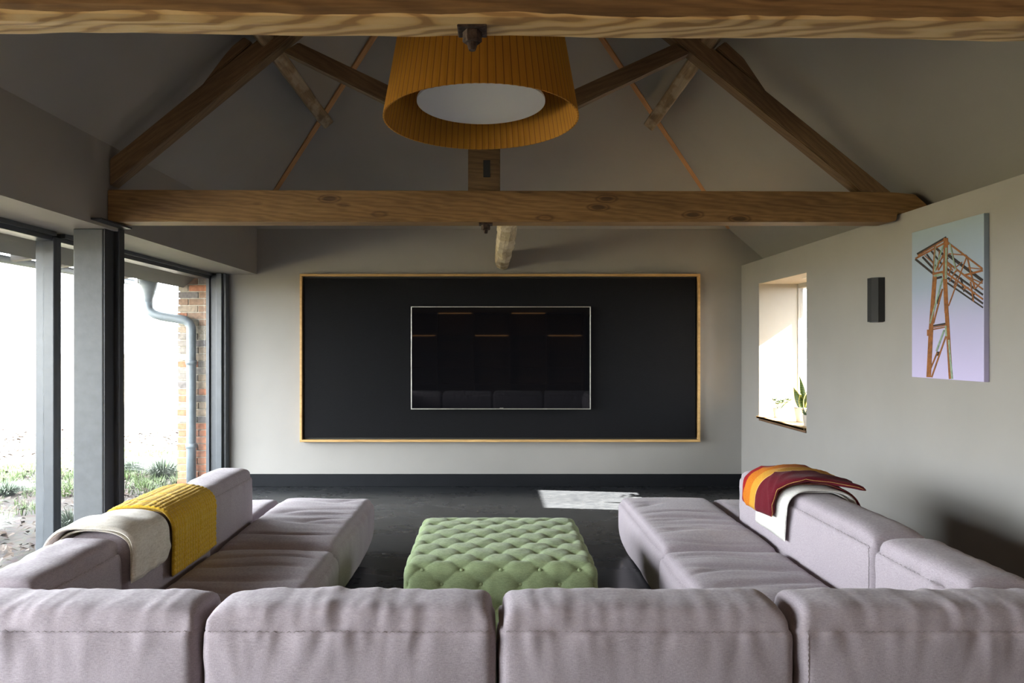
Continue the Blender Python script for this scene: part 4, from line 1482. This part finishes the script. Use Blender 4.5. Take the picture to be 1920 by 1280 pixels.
me.materials.append(M['mortar'])
me.polygons.foreach_set('material_index', me_m)
o = bpy.data.objects.new('brick_pier', me)
COL.objects.link(o)
tag(o, 'old brick pier outside the window, redder bricks at its foot, behind the downpipe', 'brick pier')

# leaf litter, grass and sedges
rn = random.Random(12)
v, f = [], []
for k in range(5200):
    x = -3.15 - 5.5 * rn.random() ** 1.3
    y = rn.uniform(3.2, 12)
    s_ = rn.uniform(0.018, 0.045)
    a = rn.uniform(0, 2 * pi)
    z = 0.012 + 0.05 * nz3(x * 0.9, y * 0.9, 1) + 0.03 * nz3(x * 4, y * 4, 2) + rn.uniform(0, 0.012)
    z = max(min(z, 0.045), -0.03)
    tl, tw = rn.uniform(-0.6, 0.6), rn.uniform(-0.6, 0.6)
    n_ = len(v)
    for (p, q) in ((-1, 0), (0, -0.5), (1, 0), (0, 0.5)):
        v.append((x + s_ * (p * cos(a) - q * sin(a)), y + s_ * (p * sin(a) + q * cos(a)), z + s_ * (p * tl + q * tw) + (0.006 if q else 0)))
    f.append((n_, n_ + 1, n_ + 2))
    f.append((n_, n_ + 2, n_ + 3))
o = build('leaf_litter', v, f, 'deadleaf', None, loc=(-4.5, 7, 0))
o['kind'] = 'stuff'
tag(o, 'brown dead leaves scattered over the soil outside the windows', 'dead leaves')


def blades(v, f, x, y, z, n, R_, h, w, spread, rn_):
    for k in range(n):
        a = rn_.uniform(0, 2 * pi)
        r = R_ * rn_.random() ** 0.7
        bx, by = x + r * cos(a) * 0.4, y + r * sin(a) * 0.4
        hh = h * rn_.uniform(0.55, 1.0)
        sp_ = spread * rn_.uniform(0.3, 1.0)
        n0 = len(v)
        for i in range(4):
            s_ = i / 3
            cx, cy = bx + sp_ * cos(a) * s_ ** 1.4, by + sp_ * sin(a) * s_ ** 1.4
            cz = z + hh * (s_ - 0.45 * s_ ** 3 * (sp_ / max(0.01, spread)))
            ww = w * (1 - s_ * 0.85)
            v.append((cx - sin(a) * ww, cy + cos(a) * ww, cz))
            v.append((cx + sin(a) * ww, cy - cos(a) * ww, cz))
        for i in range(3):
            f.append((n0 + 2 * i, n0 + 2 * i + 1, n0 + 2 * i + 3, n0 + 2 * i + 2))


v, f = [], []
for k in range(900):
    x = -3.25 - 5 * rn.random()
    y = rn.uniform(3.4, 12)
    if nz3(x * 0.7, y * 0.7, 8) < 0.02:
        continue
    blades(v, f, x, y, -0.02, 16, 0.18, 0.12, 0.003, 0.07, rn)
for k in range(420):
    x = -3.3 - 2.6 * rn.random()
    y = rn.uniform(6.9, 9.8)
    blades(v, f, x, y, -0.02, 20, 0.2, 0.16, 0.0035, 0.09, rn)
o = build('lawn_grass', v, f, 'grass', None, loc=(-4.5, 7, 0))
o['kind'] = 'stuff'
tag(o, 'rough green grass growing through the leaf litter outside', 'grass')
for (x, y, r, h, lb) in ((-3.78, 7.85, 0.34, 0.34, 'arching sedge clump at the foot of the brick pier outside'),
                         (-4.25, 8.1, 0.26, 0.28, 'arching sedge clump on the lawn just left of the brick pier'),
                         (-4.05, 5.35, 0.24, 0.26, 'low sedge clump outside the leftmost window pane close to the glass'),
                         (-4.9, 6.9, 0.22, 0.20, 'small sedge clump farther out beyond the leftmost window pane'),
                         (-3.45, 5.6, 0.20, 0.24, 'low sedge clump seen in the narrow gap beside the window post')):
    v, f = [], []
    blades(v, f, x, y, -0.02, 420, r * 0.7, h, 0.005, r * 1.15, rn)
    o = build('sedge_clump', v, f, 'sedge', None, loc=(x, y, -0.02))
    tag(o, lb, 'sedge', 'sedges outside the windows')

# ------------------------------------------------------------------ behind the camera: bookcase that the television mirrors
t = thing('bookcase', 'dark wooden bookcase with lit shelves behind the camera, mirrored in the television', 'bookcase', (0, Y0 + 0.2, 0))
boxo('back_panel', -2.5, 2.5, Y0 + 0.002, Y0 + 0.03, 0.02, 2.45, 'bookcase', t)
for i in range(6):
    x = -2.5 + i
    boxo('upright', x - 0.02, x + 0.02, Y0 + 0.03, Y0 + 0.38, 0, 2.45, 'bookcase', t)
for j, z in enumerate((0.02, 0.45, 0.9, 1.35, 1.8, 2.41)):
    for i in range(5):
        boxo('shelf', -2.48 + i, -1.52 + i, Y0 + 0.03, Y0 + 0.37, z, z + 0.03, 'bookcase', t)
for i, z in enumerate((1.8, 2.41, 1.8, 2.41, 1.8)):
    boxo('led_strip', -2.45 + i, -1.55 + i, Y0 + 0.30, Y0 + 0.315, z - 0.008, z - 0.001, 'led', t)
